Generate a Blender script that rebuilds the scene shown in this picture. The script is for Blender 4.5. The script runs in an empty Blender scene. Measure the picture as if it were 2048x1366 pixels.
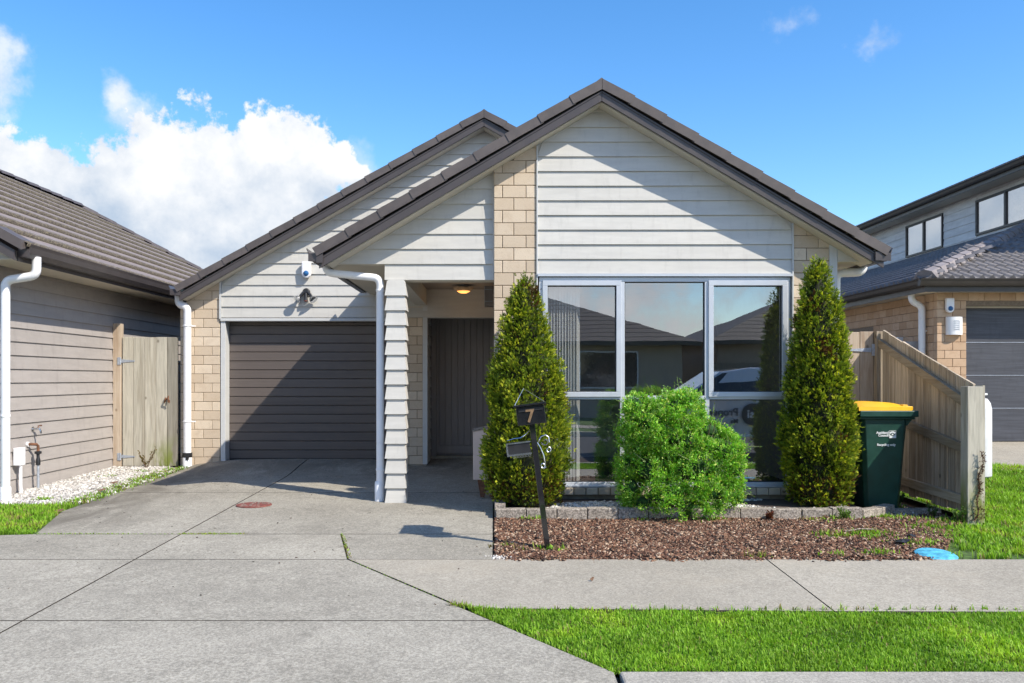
import bpy, bmesh, math, random
import numpy as np
from mathutils import Vector, Matrix, noise as mnoise

random.seed(7)
rng = np.random.default_rng(7)
scene = bpy.context.scene
COL = scene.collection

# ------------------------------------------------------------------ camera
F = 1700.0                       # focal length in pixels of the 2048 px wide photograph
cam_d = bpy.data.cameras.new('camera')
cam_d.sensor_width = 36.0
cam_d.lens = F / 2048 * 36.0
cam_d.shift_x = (1024 - 988) / 2048
cam_d.shift_y = (757 - 683) / 2048
cam_d.clip_start = 0.05
cam_d.clip_end = 2000
cam = bpy.data.objects.new('camera', cam_d)
CH = 1.24
cam.location = (0, 0, CH)
cam.rotation_euler = (math.radians(90), 0, 0)
COL.objects.link(cam)
scene.camera = cam

# ------------------------------------------------------------------ light
sun_dir = Vector((0.866, -0.62, 1.0)).normalized()
sun_d = bpy.data.lights.new('sun', 'SUN')
sun_d.energy = 3.9
sun_d.angle = math.radians(0.5)
sun_d.color = (1.0, 0.925, 0.81)
sun = bpy.data.objects.new('sun', sun_d)
sun.location = (10, -10, 20)
sun.rotation_euler = sun_dir.to_track_quat('Z', 'Y').to_euler()
COL.objects.link(sun)

scene.view_settings.view_transform = 'Standard'
scene.view_settings.look = 'None'
scene.view_settings.exposure = 0.74
scene.view_settings.gamma = 1
scene.view_settings.use_curve_mapping = False
scene.cycles.max_bounces = 8
scene.cycles.transparent_max_bounces = 12
scene.cycles.use_denoising = True


class NT:
    """small helper for building node graphs"""
    def __init__(self, tree):
        self.t = tree
        self.n = tree.nodes
        self.l = tree.links

    def new(self, typ, **kw):
        nd = self.n.new(typ)
        for k, v in kw.items():
            setattr(nd, k, v)
        return nd

    def put(self, sock, v):
        if isinstance(v, bpy.types.NodeSocket):
            self.l.new(v, sock)
        elif v is not None:
            if hasattr(sock.default_value, '__len__') and not hasattr(v, '__len__'):
                v = (v,) * len(sock.default_value)
            if hasattr(v, '__len__') and len(v) == 3 and len(sock.default_value) == 4:
                v = tuple(v) + (1.0,)
            sock.default_value = v

    def math(self, op, a, b=None, c=None, clamp=False):
        nd = self.new('ShaderNodeMath', operation=op, use_clamp=clamp)
        self.put(nd.inputs[0], a)
        if b is not None: self.put(nd.inputs[1], b)
        if c is not None: self.put(nd.inputs[2], c)
        return nd.outputs[0]

    def vmath(self, op, a, b=None):
        nd = self.new('ShaderNodeVectorMath', operation=op)
        self.put(nd.inputs[0], a)
        if b is not None: self.put(nd.inputs[1], b)
        return nd.outputs['Value' if op in ('LENGTH', 'DOT_PRODUCT', 'DISTANCE') else 'Vector']

    def mix(self, f, a, b, blend='MIX'):
        nd = self.new('ShaderNodeMix', data_type='RGBA', blend_type=blend)
        nd.clamp_factor = True
        self.put(nd.inputs[0], f)
        self.put(nd.inputs[6], a)
        self.put(nd.inputs[7], b)
        return nd.outputs[2]

    def noise(self, vec, scale=5, detail=3, rough=.5, dist=0.0):
        nd = self.new('ShaderNodeTexNoise')
        self.put(nd.inputs['Vector'], vec)
        nd.inputs['Scale'].default_value = scale
        nd.inputs['Detail'].default_value = detail
        nd.inputs['Roughness'].default_value = rough
        nd.inputs['Distortion'].default_value = dist
        return nd.outputs['Fac']

    def ramp(self, v, a, b, c=0.0, d=1.0, smooth=True):
        nd = self.new('ShaderNodeMapRange')
        nd.interpolation_type = 'SMOOTHSTEP' if smooth else 'LINEAR'
        nd.clamp = True
        self.put(nd.inputs[0], v)
        for i, x in enumerate((a, b, c, d)):
            self.put(nd.inputs[1 + i], x)
        return nd.outputs[0]

    def scalevec(self, vec, s):
        nd = self.new('ShaderNodeMapping')
        self.put(nd.inputs['Vector'], vec)
        nd.inputs['Scale'].default_value = s
        return nd.outputs['Vector']


# ------------------------------------------------------------------ world
world = bpy.data.worlds.new('World')
scene.world = world
world.use_nodes = True
W = NT(world.node_tree)
W.n.clear()
sky = W.new('ShaderNodeTexSky', sky_type='NISHITA')
sky.sun_disc = False
sky.sun_elevation = math.asin(sun_dir.z)
sky.sun_rotation = math.atan2(sun_dir.x, sun_dir.y)
sky.altitude = 0
sky.air_density = 1.0
sky.dust_density = 0.3
sky.ozone_density = 2.5
hsv = W.new('ShaderNodeHueSaturation')
hsv.inputs['Saturation'].default_value = 1.30
hsv.inputs['Value'].default_value = 1.0
hsv.inputs['Hue'].default_value = 0.502
W.l.new(sky.outputs[0], hsv.inputs['Color'])
bg_sky = W.new('ShaderNodeBackground')
bg_sky.inputs['Strength'].default_value = 0.15
W.l.new(hsv.outputs[0], bg_sky.inputs['Color'])
tc = W.new('ShaderNodeTexCoord')
dvec = tc.outputs['Generated']
sep = W.new('ShaderNodeSeparateXYZ')
W.l.new(dvec, sep.inputs[0])
dx, dy, dz = sep.outputs
ysafe = W.math('MAXIMUM', dy, 0.02)
u = W.math('DIVIDE', dx, ysafe)
v = W.math('DIVIDE', dz, ysafe)


def blob(cx, cy, rx, ry):
    a = W.math('DIVIDE', W.math('SUBTRACT', u, (cx - 988) / F), rx / F)
    b = W.math('DIVIDE', W.math('SUBTRACT', v, (757 - cy) / F), ry / F)
    rr = W.math('SQRT', W.math('ADD', W.math('MULTIPLY', a, a), W.math('MULTIPLY', b, b)))
    return W.math('SUBTRACT', 1.0, rr)


front = W.ramp(dy, 0.15, 0.45)
dens = None
for e in ((400, 430, 340, 205), (560, 335, 150, 130), (30, 420, 205, 155), (300, 590, 500, 190), (-300, 400, 320, 170)):
    q = blob(*e)
    dens = q if dens is None else W.math('MAXIMUM', dens, q)
n_big = W.noise(dvec, 7.0, 9, 0.56)
n_fine = W.noise(W.vmath('ADD', dvec, (3.1, 1.7, 0.4)), 26.0, 8, 0.62)
nz = W.math('ADD', W.math('MULTIPLY', W.math('SUBTRACT', n_big, 0.5), 1.3), W.math('MULTIPLY', W.math('SUBTRACT', n_fine, 0.5), 1.05))
d1 = W.math('MULTIPLY', W.ramp(W.math('ADD', dens, nz), 0.0, 0.13), front)
# thin wisps
wisp = None
for e in ((238, 188, 40, 62, 0.85), (262, 235, 70, 60, 0.7), (0, 140, 60, 110, 0.75), (1560, 48, 110, 45, 0.4), (1752, 84, 90, 42, 0.5), (720, 330, 50, 90, .35)):
    q = W.math('MULTIPLY', W.ramp(W.math('ADD', blob(*e[:4]), W.math('MULTIPLY', nz, 2.6)), 0.0, 1.2), e[4])
    wisp = q if wisp is None else W.math('MAXIMUM', wisp, q)
wisp = W.math('MULTIPLY', wisp, front)
# the rest of the sky: scattered cumulus, thicker towards the horizon
n_all = W.noise(dvec, 4.6, 10, 0.60)
cover = W.math('ADD', n_all, W.ramp(dz, 0.05, 0.75, 0.13, -0.06))
d3 = W.math('MULTIPLY', W.ramp(cover, 0.53, 0.66), W.ramp(dy, -0.05, 0.2, 1.0, 0.0))
mask = W.math('MAXIMUM', W.math('MAXIMUM', d1, wisp), d3)
# light and shade of the cloud body
n_sh = W.noise(W.vmath('ADD', dvec, (0.03, -0.02, 0.05)), 6.0, 6, 0.55)
n_lo = W.noise(W.vmath('ADD', dvec, (7.3, 2.0, 1.1)), 3.4, 4, 0.5)
elev = W.ramp(v, 0.135, 0.235)
n_off = W.noise(W.vmath('ADD', dvec, (0.022, 0.0, 0.03)), 7.0, 9, 0.56)
bill = W.math('MULTIPLY', W.math('SUBTRACT', n_big, n_off), 2.3)
n_f2 = W.noise(W.vmath('ADD', dvec, (3.115, 1.7, 0.42)), 26.0, 8, 0.62)
bill = W.math('ADD', bill, W.math('MULTIPLY', W.math('SUBTRACT', n_fine, n_f2), 0.7))
lit = W.math('ADD', W.math('MULTIPLY', W.ramp(n_lo, 0.38, 0.60), 0.38), W.math('MULTIPLY', W.ramp(n_sh, 0.38, 0.60), 0.22))
lit = W.math('ADD', lit, W.math('MULTIPLY', elev, 0.44))
lit = W.math('ADD', lit, bill, clamp=True)
lit = W.mix(d3, lit, W.math('ADD', W.math('MULTIPLY', W.ramp(n_sh, 0.35, 0.65), 0.45), 0.55))
ccol = W.mix(lit, (0.28, 0.37, 0.49), (0.66, 0.67, 0.685))
ccol = W.mix(d3, ccol, W.mix(W.ramp(n_sh, 0.35, 0.65), (0.62, 0.69, 0.80), (0.98, 0.98, 0.99)))
bg_cl = W.new('ShaderNodeBackground')
bg_cl.inputs['Strength'].default_value = 0.92
W.l.new(ccol, bg_cl.inputs['Color'])
mx = W.new('ShaderNodeMixShader')
W.l.new(mask, mx.inputs[0]); W.l.new(bg_sky.outputs[0], mx.inputs[1]); W.l.new(bg_cl.outputs[0], mx.inputs[2])
wo = W.new('ShaderNodeOutputWorld')
W.l.new(mx.outputs[0], wo.inputs[0])


# ------------------------------------------------------------------ materials
def newmat(name):
    m = bpy.data.materials.new(name)
    m.use_nodes = True
    t = NT(m.node_tree)
    t.n.clear()
    out = t.new('ShaderNodeOutputMaterial')
    p = t.new('ShaderNodeBsdfPrincipled')
    t.l.new(p.outputs[0], out.inputs[0])
    return m, t, p, out


def bump(t, p, h, strength=.3, dist=.01):
    b = t.new('ShaderNodeBump')
    b.inputs['Strength'].default_value = strength
    b.inputs['Distance'].default_value = dist
    t.put(b.inputs['Height'], h)
    t.l.new(b.outputs[0], p.inputs['Normal'])


def pos(t):
    return t.new('ShaderNodeNewGeometry').outputs['Position']


def rnd(t):
    return t.new('ShaderNodeObjectInfo').outputs['Random']


def c3(c, k):
    return tuple(min(1, x * k) for x in c)


def surf(name, col, rough=.6, var=.12, scale=6, metal=0, obj_var=0.0, stretch=None, bumpk=0.0, bscale=60, spec=.5, dirt=0.0, coat=0):
    """plain painted / cast surface: broad tonal mottling, fine grain, per-object variation"""
    m, t, p, out = newmat(name)
    P = pos(t)
    if stretch: P2 = t.scalevec(P, stretch)
    else: P2 = P
    n1 = t.noise(P2, scale, 5, .6)
    c = t.mix(t.ramp(n1, .3, .7), c3(col, 1 - var), c3(col, 1 + var))
    if obj_var:
        c = t.mix(1.0, c, t.math('ADD', 1 - obj_var, t.math('MULTIPLY', rnd(t), 2 * obj_var)), 'MULTIPLY')
    if dirt:
        z = t.new('ShaderNodeSeparateXYZ'); t.l.new(P, z.inputs[0])
        nd = t.noise(t.scalevec(P, (5, 5, 1.2)), 2.5, 6, .65)
        c = t.mix(t.math('MULTIPLY', t.ramp(nd, .5, .72), dirt), c, c3(col, .45))
    t.put(p.inputs['Base Color'], c)
    t.put(p.inputs['Roughness'], t.ramp(t.noise(P, scale * 2, 4, .6), .2, .8, max(.02, rough - .08), min(1, rough + .08)))
    p.inputs['Metallic'].default_value = metal
    p.inputs['Specular IOR Level'].default_value = spec
    p.inputs['Coat Weight'].default_value = coat
    if bumpk:
        bump(t, p, t.noise(P2, bscale, 4, .6), bumpk, .004)
    return m


def concrete(name, c1, c2, scale=1.0, warm=None, stain=(.6, .68), grain=1.0, yard=False):
    m, t, p, out = newmat(name)
    P = pos(t)
    big = t.noise(P, .9 * scale, 6, .62)
    mid = t.noise(P, 5 * scale, 7, .72)
    streak = t.noise(t.scalevec(P, (1, .8, 1)), 24, 6, .74, .4)
    grit = t.noise(P, 66, 6, .8)
    grit2 = t.noise(P, 210, 3, .7)
    c = t.mix(t.ramp(big, .35, .65), c1, c2)
    c = t.mix(t.ramp(mid, .40, .66, 0, .5 * grain), c, c3(c1, .58))
    c = t.mix(t.ramp(streak, .44, .66, 0, .6 * grain), c, c3(c1, .48))
    c = t.mix(t.ramp(streak, .50, .34, 0, .4 * grain), c, c3(c2, 1.35))
    c = t.mix(t.ramp(grit, .47, .58, 0, .85 * grain), c, c3(c1, .30))
    c = t.mix(t.ramp(grit, .47, .38, 0, .6 * grain), c, c3(c2, 1.6))
    c = t.mix(t.ramp(grit2, .54, .72, 0, .55), c, c3(c2, 1.5))
    c = t.mix(t.ramp(grit2, .46, .3, 0, .5), c, c3(c1, .3))
    st = t.noise(t.vmath('ADD', P, (4, 9, 0)), 1.3, 8, .72, .6)
    c = t.mix(t.ramp(st, stain[0], stain[1], 0, .5), c, c3(c1, .42))
    if warm:
        w = t.noise(t.vmath('ADD', P, (14, 3, 0)), 1.1, 5, .7)
        c = t.mix(t.ramp(w, .5, .7, 0, .5), c, warm)
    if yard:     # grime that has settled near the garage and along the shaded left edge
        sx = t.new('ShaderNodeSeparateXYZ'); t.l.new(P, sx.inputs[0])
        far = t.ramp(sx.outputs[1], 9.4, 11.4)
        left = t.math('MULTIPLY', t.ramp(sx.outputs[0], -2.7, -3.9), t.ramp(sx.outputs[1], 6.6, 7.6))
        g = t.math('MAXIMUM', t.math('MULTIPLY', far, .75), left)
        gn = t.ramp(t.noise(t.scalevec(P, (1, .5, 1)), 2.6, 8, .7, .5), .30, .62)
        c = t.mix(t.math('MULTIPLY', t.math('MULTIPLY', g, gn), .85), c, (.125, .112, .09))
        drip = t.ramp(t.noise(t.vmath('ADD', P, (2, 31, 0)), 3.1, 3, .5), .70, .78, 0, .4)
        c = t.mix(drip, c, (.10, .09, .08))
    c = t.mix(1.0, c, t.math('ADD', .93, t.math('MULTIPLY', rnd(t), .14)), 'MULTIPLY')
    t.put(p.inputs['Base Color'], c)
    p.inputs['Roughness'].default_value = .88
    p.inputs['Specular IOR Level'].default_value = .25
    bump(t, p, t.math('ADD', grit, t.math('MULTIPLY', streak, .6)), .6, .006)
    return m


def brickmat(name, c1, c2, c3_):
    m, t, p, out = newmat(name)
    P = pos(t)
    r = rnd(t)
    c = t.mix(t.ramp(r, 0, 1, 0, 1, False), c3(c1, .94), c3(c2, 1.04))
    c = t.mix(t.ramp(t.noise(P, 9, 5, .7), .45, .75, 0, .5), c, c3_)
    c = t.mix(t.ramp(t.noise(P, 130, 3, .7), .56, .72, 0, .45), c, c3(c3_, .55))
    t.put(p.inputs['Base Color'], c)
    p.inputs['Roughness'].default_value = .9
    p.inputs['Specular IOR Level'].default_value = .25
    bump(t, p, t.noise(P, 110, 4, .7), .5, .004)
    return m


def woodmat(name, c1, c2, c3_, axis='z', green=0.0):
    m, t, p, out = newmat(name)
    P = pos(t)
    sc = {'z': (1, 1, .06), 'x': (.06, 1, 1), 'y': (1, .06, 1)}[axis]
    off = t.math('MULTIPLY', rnd(t), 17.0)
    Q = t.vmath('ADD', P, off)
    g = t.noise(t.scalevec(Q, sc), 48, 5, .62, .6)
    g2 = t.noise(t.scalevec(Q, sc), 11, 4, .6, 1.3)
    c = t.mix(t.ramp(g, .36, .66), c1, c2)
    c = t.mix(t.ramp(g2, .46, .68, 0, .55), c, c3_)
    vor = t.new('ShaderNodeTexVoronoi')
    t.put(vor.inputs['Vector'], t.scalevec(Q, (1, 1, .8)))
    vor.inputs['Scale'].default_value = 4.2
    kn = t.ramp(vor.outputs['Distance'], .055, .11, .7, 0)
    c = t.mix(kn, c, c3(c3_, .55))
    c = t.mix(1.0, c, t.math('ADD', .72, t.math('MULTIPLY', rnd(t), .56)), 'MULTIPLY')
    if green:
        z = t.new('ShaderNodeSeparateXYZ'); t.l.new(P, z.inputs[0])
        gm = t.math('MULTIPLY', t.ramp(z.outputs[2], .08, .55, 1, 0), t.ramp(t.noise(t.scalevec(P, (1, 1, .4)), 7, 4, .6), .38, .6))
        gx = t.ramp(z.outputs[0], -4.75, -4.55)
        c = t.mix(t.math('MULTIPLY', t.math('MULTIPLY', gm, gx), green), c, (.16, .20, .02))
    t.put(p.inputs['Base Color'], c)
    p.inputs['Roughness'].default_value = .85
    p.inputs['Specular IOR Level'].default_value = .25
    bump(t, p, g, .4, .004)
    return m


def leafmat(name, rough=.5, trans=.35):
    m, t, p, out = newmat(name)
    a = t.new('ShaderNodeAttribute', attribute_name='tint')
    t.put(p.inputs['Base Color'], a.outputs['Color'])
    p.inputs['Roughness'].default_value = rough
    p.inputs['Specular IOR Level'].default_value = .25
    tr = t.new('ShaderNodeBsdfTranslucent')
    t.put(tr.inputs['Color'], t.mix(1.0, a.outputs['Color'], (1.25, 1.3, .55), 'MULTIPLY'))
    ms = t.new('ShaderNodeMixShader')
    ms.inputs[0].default_value = trans
    t.l.new(p.outputs[0], ms.inputs[1]); t.l.new(tr.outputs[0], ms.inputs[2])
    t.l.new(ms.outputs[0], out.inputs[0])
    return m


def attrmat(name, rough=.8, spec=.3, bumpk=0):
    m, t, p, out = newmat(name)
    a = t.new('ShaderNodeAttribute', attribute_name='tint')
    t.put(p.inputs['Base Color'], a.outputs['Color'])
    p.inputs['Roughness'].default_value = rough
    p.inputs['Specular IOR Level'].default_value = spec
    if bumpk: bump(t, p, t.noise(pos(t), 120, 3, .6), bumpk, .003)
    return m


def glassmat(name, refl=.32, tint=(.9, .93, .92)):
    m, t, p, out = newmat(name)
    t.n.remove(p)
    tr = t.new('ShaderNodeBsdfTransparent'); t.put(tr.inputs[0], tint)
    gl = t.new('ShaderNodeBsdfGlossy'); gl.inputs['Roughness'].default_value = 0.0
    t.put(gl.inputs[0], (.95, .97, 1))
    P = pos(t)
    b = t.new('ShaderNodeBump'); b.inputs['Strength'].default_value = .012; b.inputs['Distance'].default_value = .05
    t.put(b.inputs['Height'], t.noise(P, 1.6, 2, .4))
    t.l.new(b.outputs[0], gl.inputs['Normal'])
    lw = t.new('ShaderNodeLayerWeight'); lw.inputs[0].default_value = .35
    ms = t.new('ShaderNodeMixShader')
    t.put(ms.inputs[0], t.math('ADD', refl, t.math('MULTIPLY', lw.outputs['Fresnel'], .35), clamp=True))
    t.l.new(tr.outputs[0], ms.inputs[1]); t.l.new(gl.outputs[0], ms.inputs[2])
    t.l.new(ms.outputs[0], out.inputs[0])
    return m


def emit(name, col, s):
    m, t, p, out = newmat(name)
    t.put(p.inputs['Base Color'], col)
    t.put(p.inputs['Emission Color'], col)
    p.inputs['Emission Strength'].default_value = s
    return m


M = {}
M['clad'] = surf('weatherboard_paint', (.53, .515, .475), .55, .05, 3, obj_var=.035, stretch=(1, 1, 6), bumpk=.08, dirt=.17)
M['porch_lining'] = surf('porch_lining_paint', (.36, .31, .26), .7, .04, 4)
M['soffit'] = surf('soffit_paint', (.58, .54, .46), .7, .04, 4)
M['trim'] = surf('trim_paint', (.55, .555, .545), .5, .03, 5)
M['brick'] = brickmat('cream_brick', (.56, .45, .33), (.64, .535, .41), (.48, .37, .26))
M['mortar'] = surf('mortar', (.20, .155, .11), .95, .2, 30)
M['footing'] = surf('concrete_footing', (.30, .27, .21), .95, .3, 5, bumpk=.4, bscale=40, dirt=.6)
M['tile'] = surf('roof_tile_coating', (.093, .078, .073), .55, .12, 8, obj_var=.10, bumpk=.15, bscale=150)
M['barge'] = surf('barge_colour_steel', (.066, .056, .055), .42, .08, 5)
M['gutter'] = surf('gutter_colour_steel', (.066, .056, .055), .35, .08, 5)
M['door'] = surf('garage_door_steel', (.112, .091, .080), .48, .10, 5, obj_var=.05, stretch=(.15, 1, 6), bumpk=.25, bscale=40)
M['frontdoor'] = surf('front_door_paint', (.27, .24, .225), .5, .06, 8, obj_var=.04, stretch=(6, 1, .5))
M['white_pipe'] = surf('white_plastic_pipe', (.80, .80, .81), .32, .03, 4, spec=.6)
M['alu'] = surf('window_aluminium', (.55, .58, .62), .36, .03, 5, metal=.25)
M['seal'] = surf('black_rubber', (.02, .02, .02), .6, .1)
M['glass'] = glassmat('window_glass', .30, (.90, .92, .92))
M['glass_far'] = glassmat('far_window_glass', .55)
M['room'] = surf('room_paint', (.50, .49, .46), .9, .05)
M['carpet'] = surf('room_carpet', (.10, .09, .08), 1, .1)
M['blind'] = surf('blind_fabric', (.82, .82, .79), .8, .03, obj_var=.08)
M['black'] = surf('black_gloss_metal', (.012, .012, .014), .12, .15, 8, spec=.6, coat=.6)
M['blackpl'] = surf('black_plastic', (.02, .02, .022), .4, .15, 8)
M['chrome'] = surf('bright_metal', (.62, .63, .65), .22, .05, 8, metal=1)
M['zinc'] = surf('galvanised_steel', (.42, .46, .52), .5, .15, 30, metal=.5)
M['brass'] = surf('aged_bronze', (.35, .22, .12), .4, .2, 40, metal=.6)
M['rust'] = surf('rusty_metal', (.16, .07, .035), .8, .4, 30, bumpk=.4)
M['white'] = surf('white_plastic', (.80, .80, .80), .35, .02)
M['siren'] = surf('siren_case', (.80, .80, .82), .3, .02)
M['blue'] = surf('blue_lens', (.02, .11, .28), .12, .05)
M['lamp'] = emit('lit_lamp_glass', (1.0, .42, .10), 1.1)
M['lampglass'] = surf('frosted_lamp_glass', (.55, .38, .22), .3, .05)
M['cream_box'] = surf('cream_meter_box', (.66, .53, .46), .5, .04, 6, dirt=.1)
M['nb_clad'] = surf('taupe_weatherboard', (.355, .325, .305), .6, .05, 3, obj_var=.035, stretch=(1, 1, 6), bumpk=.1, dirt=.2)
M['nb_soffit'] = surf('taupe_soffit', (.56, .50, .40), .7, .04)
M['grey_clad'] = surf('grey_weatherboard', (.60, .585, .575), .7, .10, 2, obj_var=.03, stretch=(1, 1, 6), dirt=.15)
M['nb_brick'] = brickmat('tan_brick', (.47, .31, .19), (.54, .385, .26), (.36, .22, .13))
M['nb_tile'] = surf('grey_concrete_tile', (.165, .152, .148), .62, .18, 10, obj_var=.10, bumpk=.3, bscale=90)
M['nb_cap'] = surf('grey_ridge_tile', (.21, .185, .18), .62, .2, 8, obj_var=.1, bumpk=.2, bscale=90)
M['dark_fascia'] = surf('dark_fascia', (.055, .047, .04), .4, .1)
M['black_frame'] = surf('dark_window_frame', (.025, .024, .026), .4, .1)
M['nb_door'] = surf('charcoal_garage_door', (.06, .063, .075), .5, .22, 10, stretch=(.25, 1, 5), bumpk=.3, bscale=60, dirt=.3)
M['fence'] = woodmat('weathered_fence_wood', (.50, .42, .32), (.36, .29, .21), (.19, .145, .10))
M['rail'] = woodmat('weathered_rail_wood', (.42, .35, .25), (.32, .25, .17), (.22, .17, .10), 'y')
M['gate'] = woodmat('weathered_gate_wood', (.44, .41, .335), (.34, .315, .26), (.22, .19, .14), green=.9)
M['gate2'] = woodmat('pale_gate_wood', (.52, .43, .33), (.43, .34, .25), (.30, .20, .13))
M['greyfence'] = surf('grey_fence_paint', (.36, .36, .37), .7, .08, 6, stretch=(1, 1, .2))
M['bin'] = surf('green_bin_plastic', (.010, .052, .036), .42, .18, 9, spec=.5)
M['lid'] = surf('yellow_lid_plastic', (.86, .47, .008), .38, .05, 9)
M['print'] = surf('white_print', (.75, .77, .76), .6, .02)
M['edging'] = concrete('edging_block_concrete', (.34, .29, .24), (.42, .37, .31), 3)
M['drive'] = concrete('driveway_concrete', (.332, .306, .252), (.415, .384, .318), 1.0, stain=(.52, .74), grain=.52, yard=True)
M['path'] = concrete('footpath_concrete', (.385, .348, .28), (.45, .408, .332), .7, (.42, .368, .285), stain=(.60, .8), grain=.42)
M['kerb'] = concrete('kerb_concrete', (.36, .335, .285), (.45, .42, .36), 2, grain=.4)
M['joint'] = surf('joint_dirt', (.045, .038, .03), 1, .4, 30)
M['soil'] = surf('soil', (.07, .05, .038), 1, .4, 25, bumpk=.8, bscale=60)
M['turf'] = surf('turf_base', (.065, .115, .022), 1, .45, 18, bumpk=.8, bscale=70)
M['asphalt'] = surf('road_asphalt', (.052, .052, .055), .9, .25, 60, bumpk=.5, bscale=120)
M['leaf'] = leafmat('leaf')
M['thuja'] = leafmat('thuja_spray', .55, .35)
M['grass'] = leafmat('grass_blade', .5, .35)
M['chips'] = attrmat('bark_chip', .85)
M['pebble'] = attrmat('white_pebble', .7, .3)
M['bark'] = surf('twig_bark', (.07, .045, .03), .9, .3, 40)
M['deadstem'] = surf('dead_stem', (.15, .085, .05), .9, .3, 40)
M['cover_red'] = surf('rust_red_cover', (.20, .062, .048), .7, .3, 25, bumpk=.5, bscale=60)
M['cover_blue'] = surf('light_blue_cover', (.09, .42, .60), .6, .35, 22, bumpk=.8, bscale=60, dirt=.4)
M['carpaint'] = surf('white_car_paint', (.72, .73, .75), .15, .02, coat=1)
M['carglass'] = surf('car_glass', (.02, .022, .025), .04, .05, spec=.8)
M['tyre'] = surf('tyre_rubber', (.02, .02, .02), .8, .1)
M['logo'] = surf('dark_logo_print', (.045, .045, .05), .5, .02)
M['far_wall'] = surf('far_house_cladding', (.34, .28, .22), .8, .06)
M['far_roof'] = surf('far_roof_tile', (.10, .082, .068), .7, .2, 12, stretch=(1, 1, 8))
M['far_fence'] = surf('far_fence_wood', (.16, .13, .105), .9, .2, 8, stretch=(6, 6, .4))


# ------------------------------------------------------------------ object helpers
WL = {}


def link(o, parent=None, mat=None):
    COL.objects.link(o)
    if parent is not None:
        o.parent = parent
    return o


def tag(o, label=None, cat=None, group=None, kind=None):
    if label: o['label'] = label
    if cat: o['category'] = cat
    if group: o['group'] = group
    if kind: o['kind'] = kind
    return o


def thing(name, loc, label, cat, group=None, rotz=0):
    o = bpy.data.objects.new(name, None)
    o.empty_display_size = .1
    o.location = loc
    o.rotation_euler = (0, 0, rotz)
    COL.objects.link(o)
    WL[o] = Vector(loc)
    return tag(o, label, cat, group)


def base_of(p):
    return WL.get(p, Vector((0, 0, 0))) if p is not None else Vector((0, 0, 0))


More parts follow.
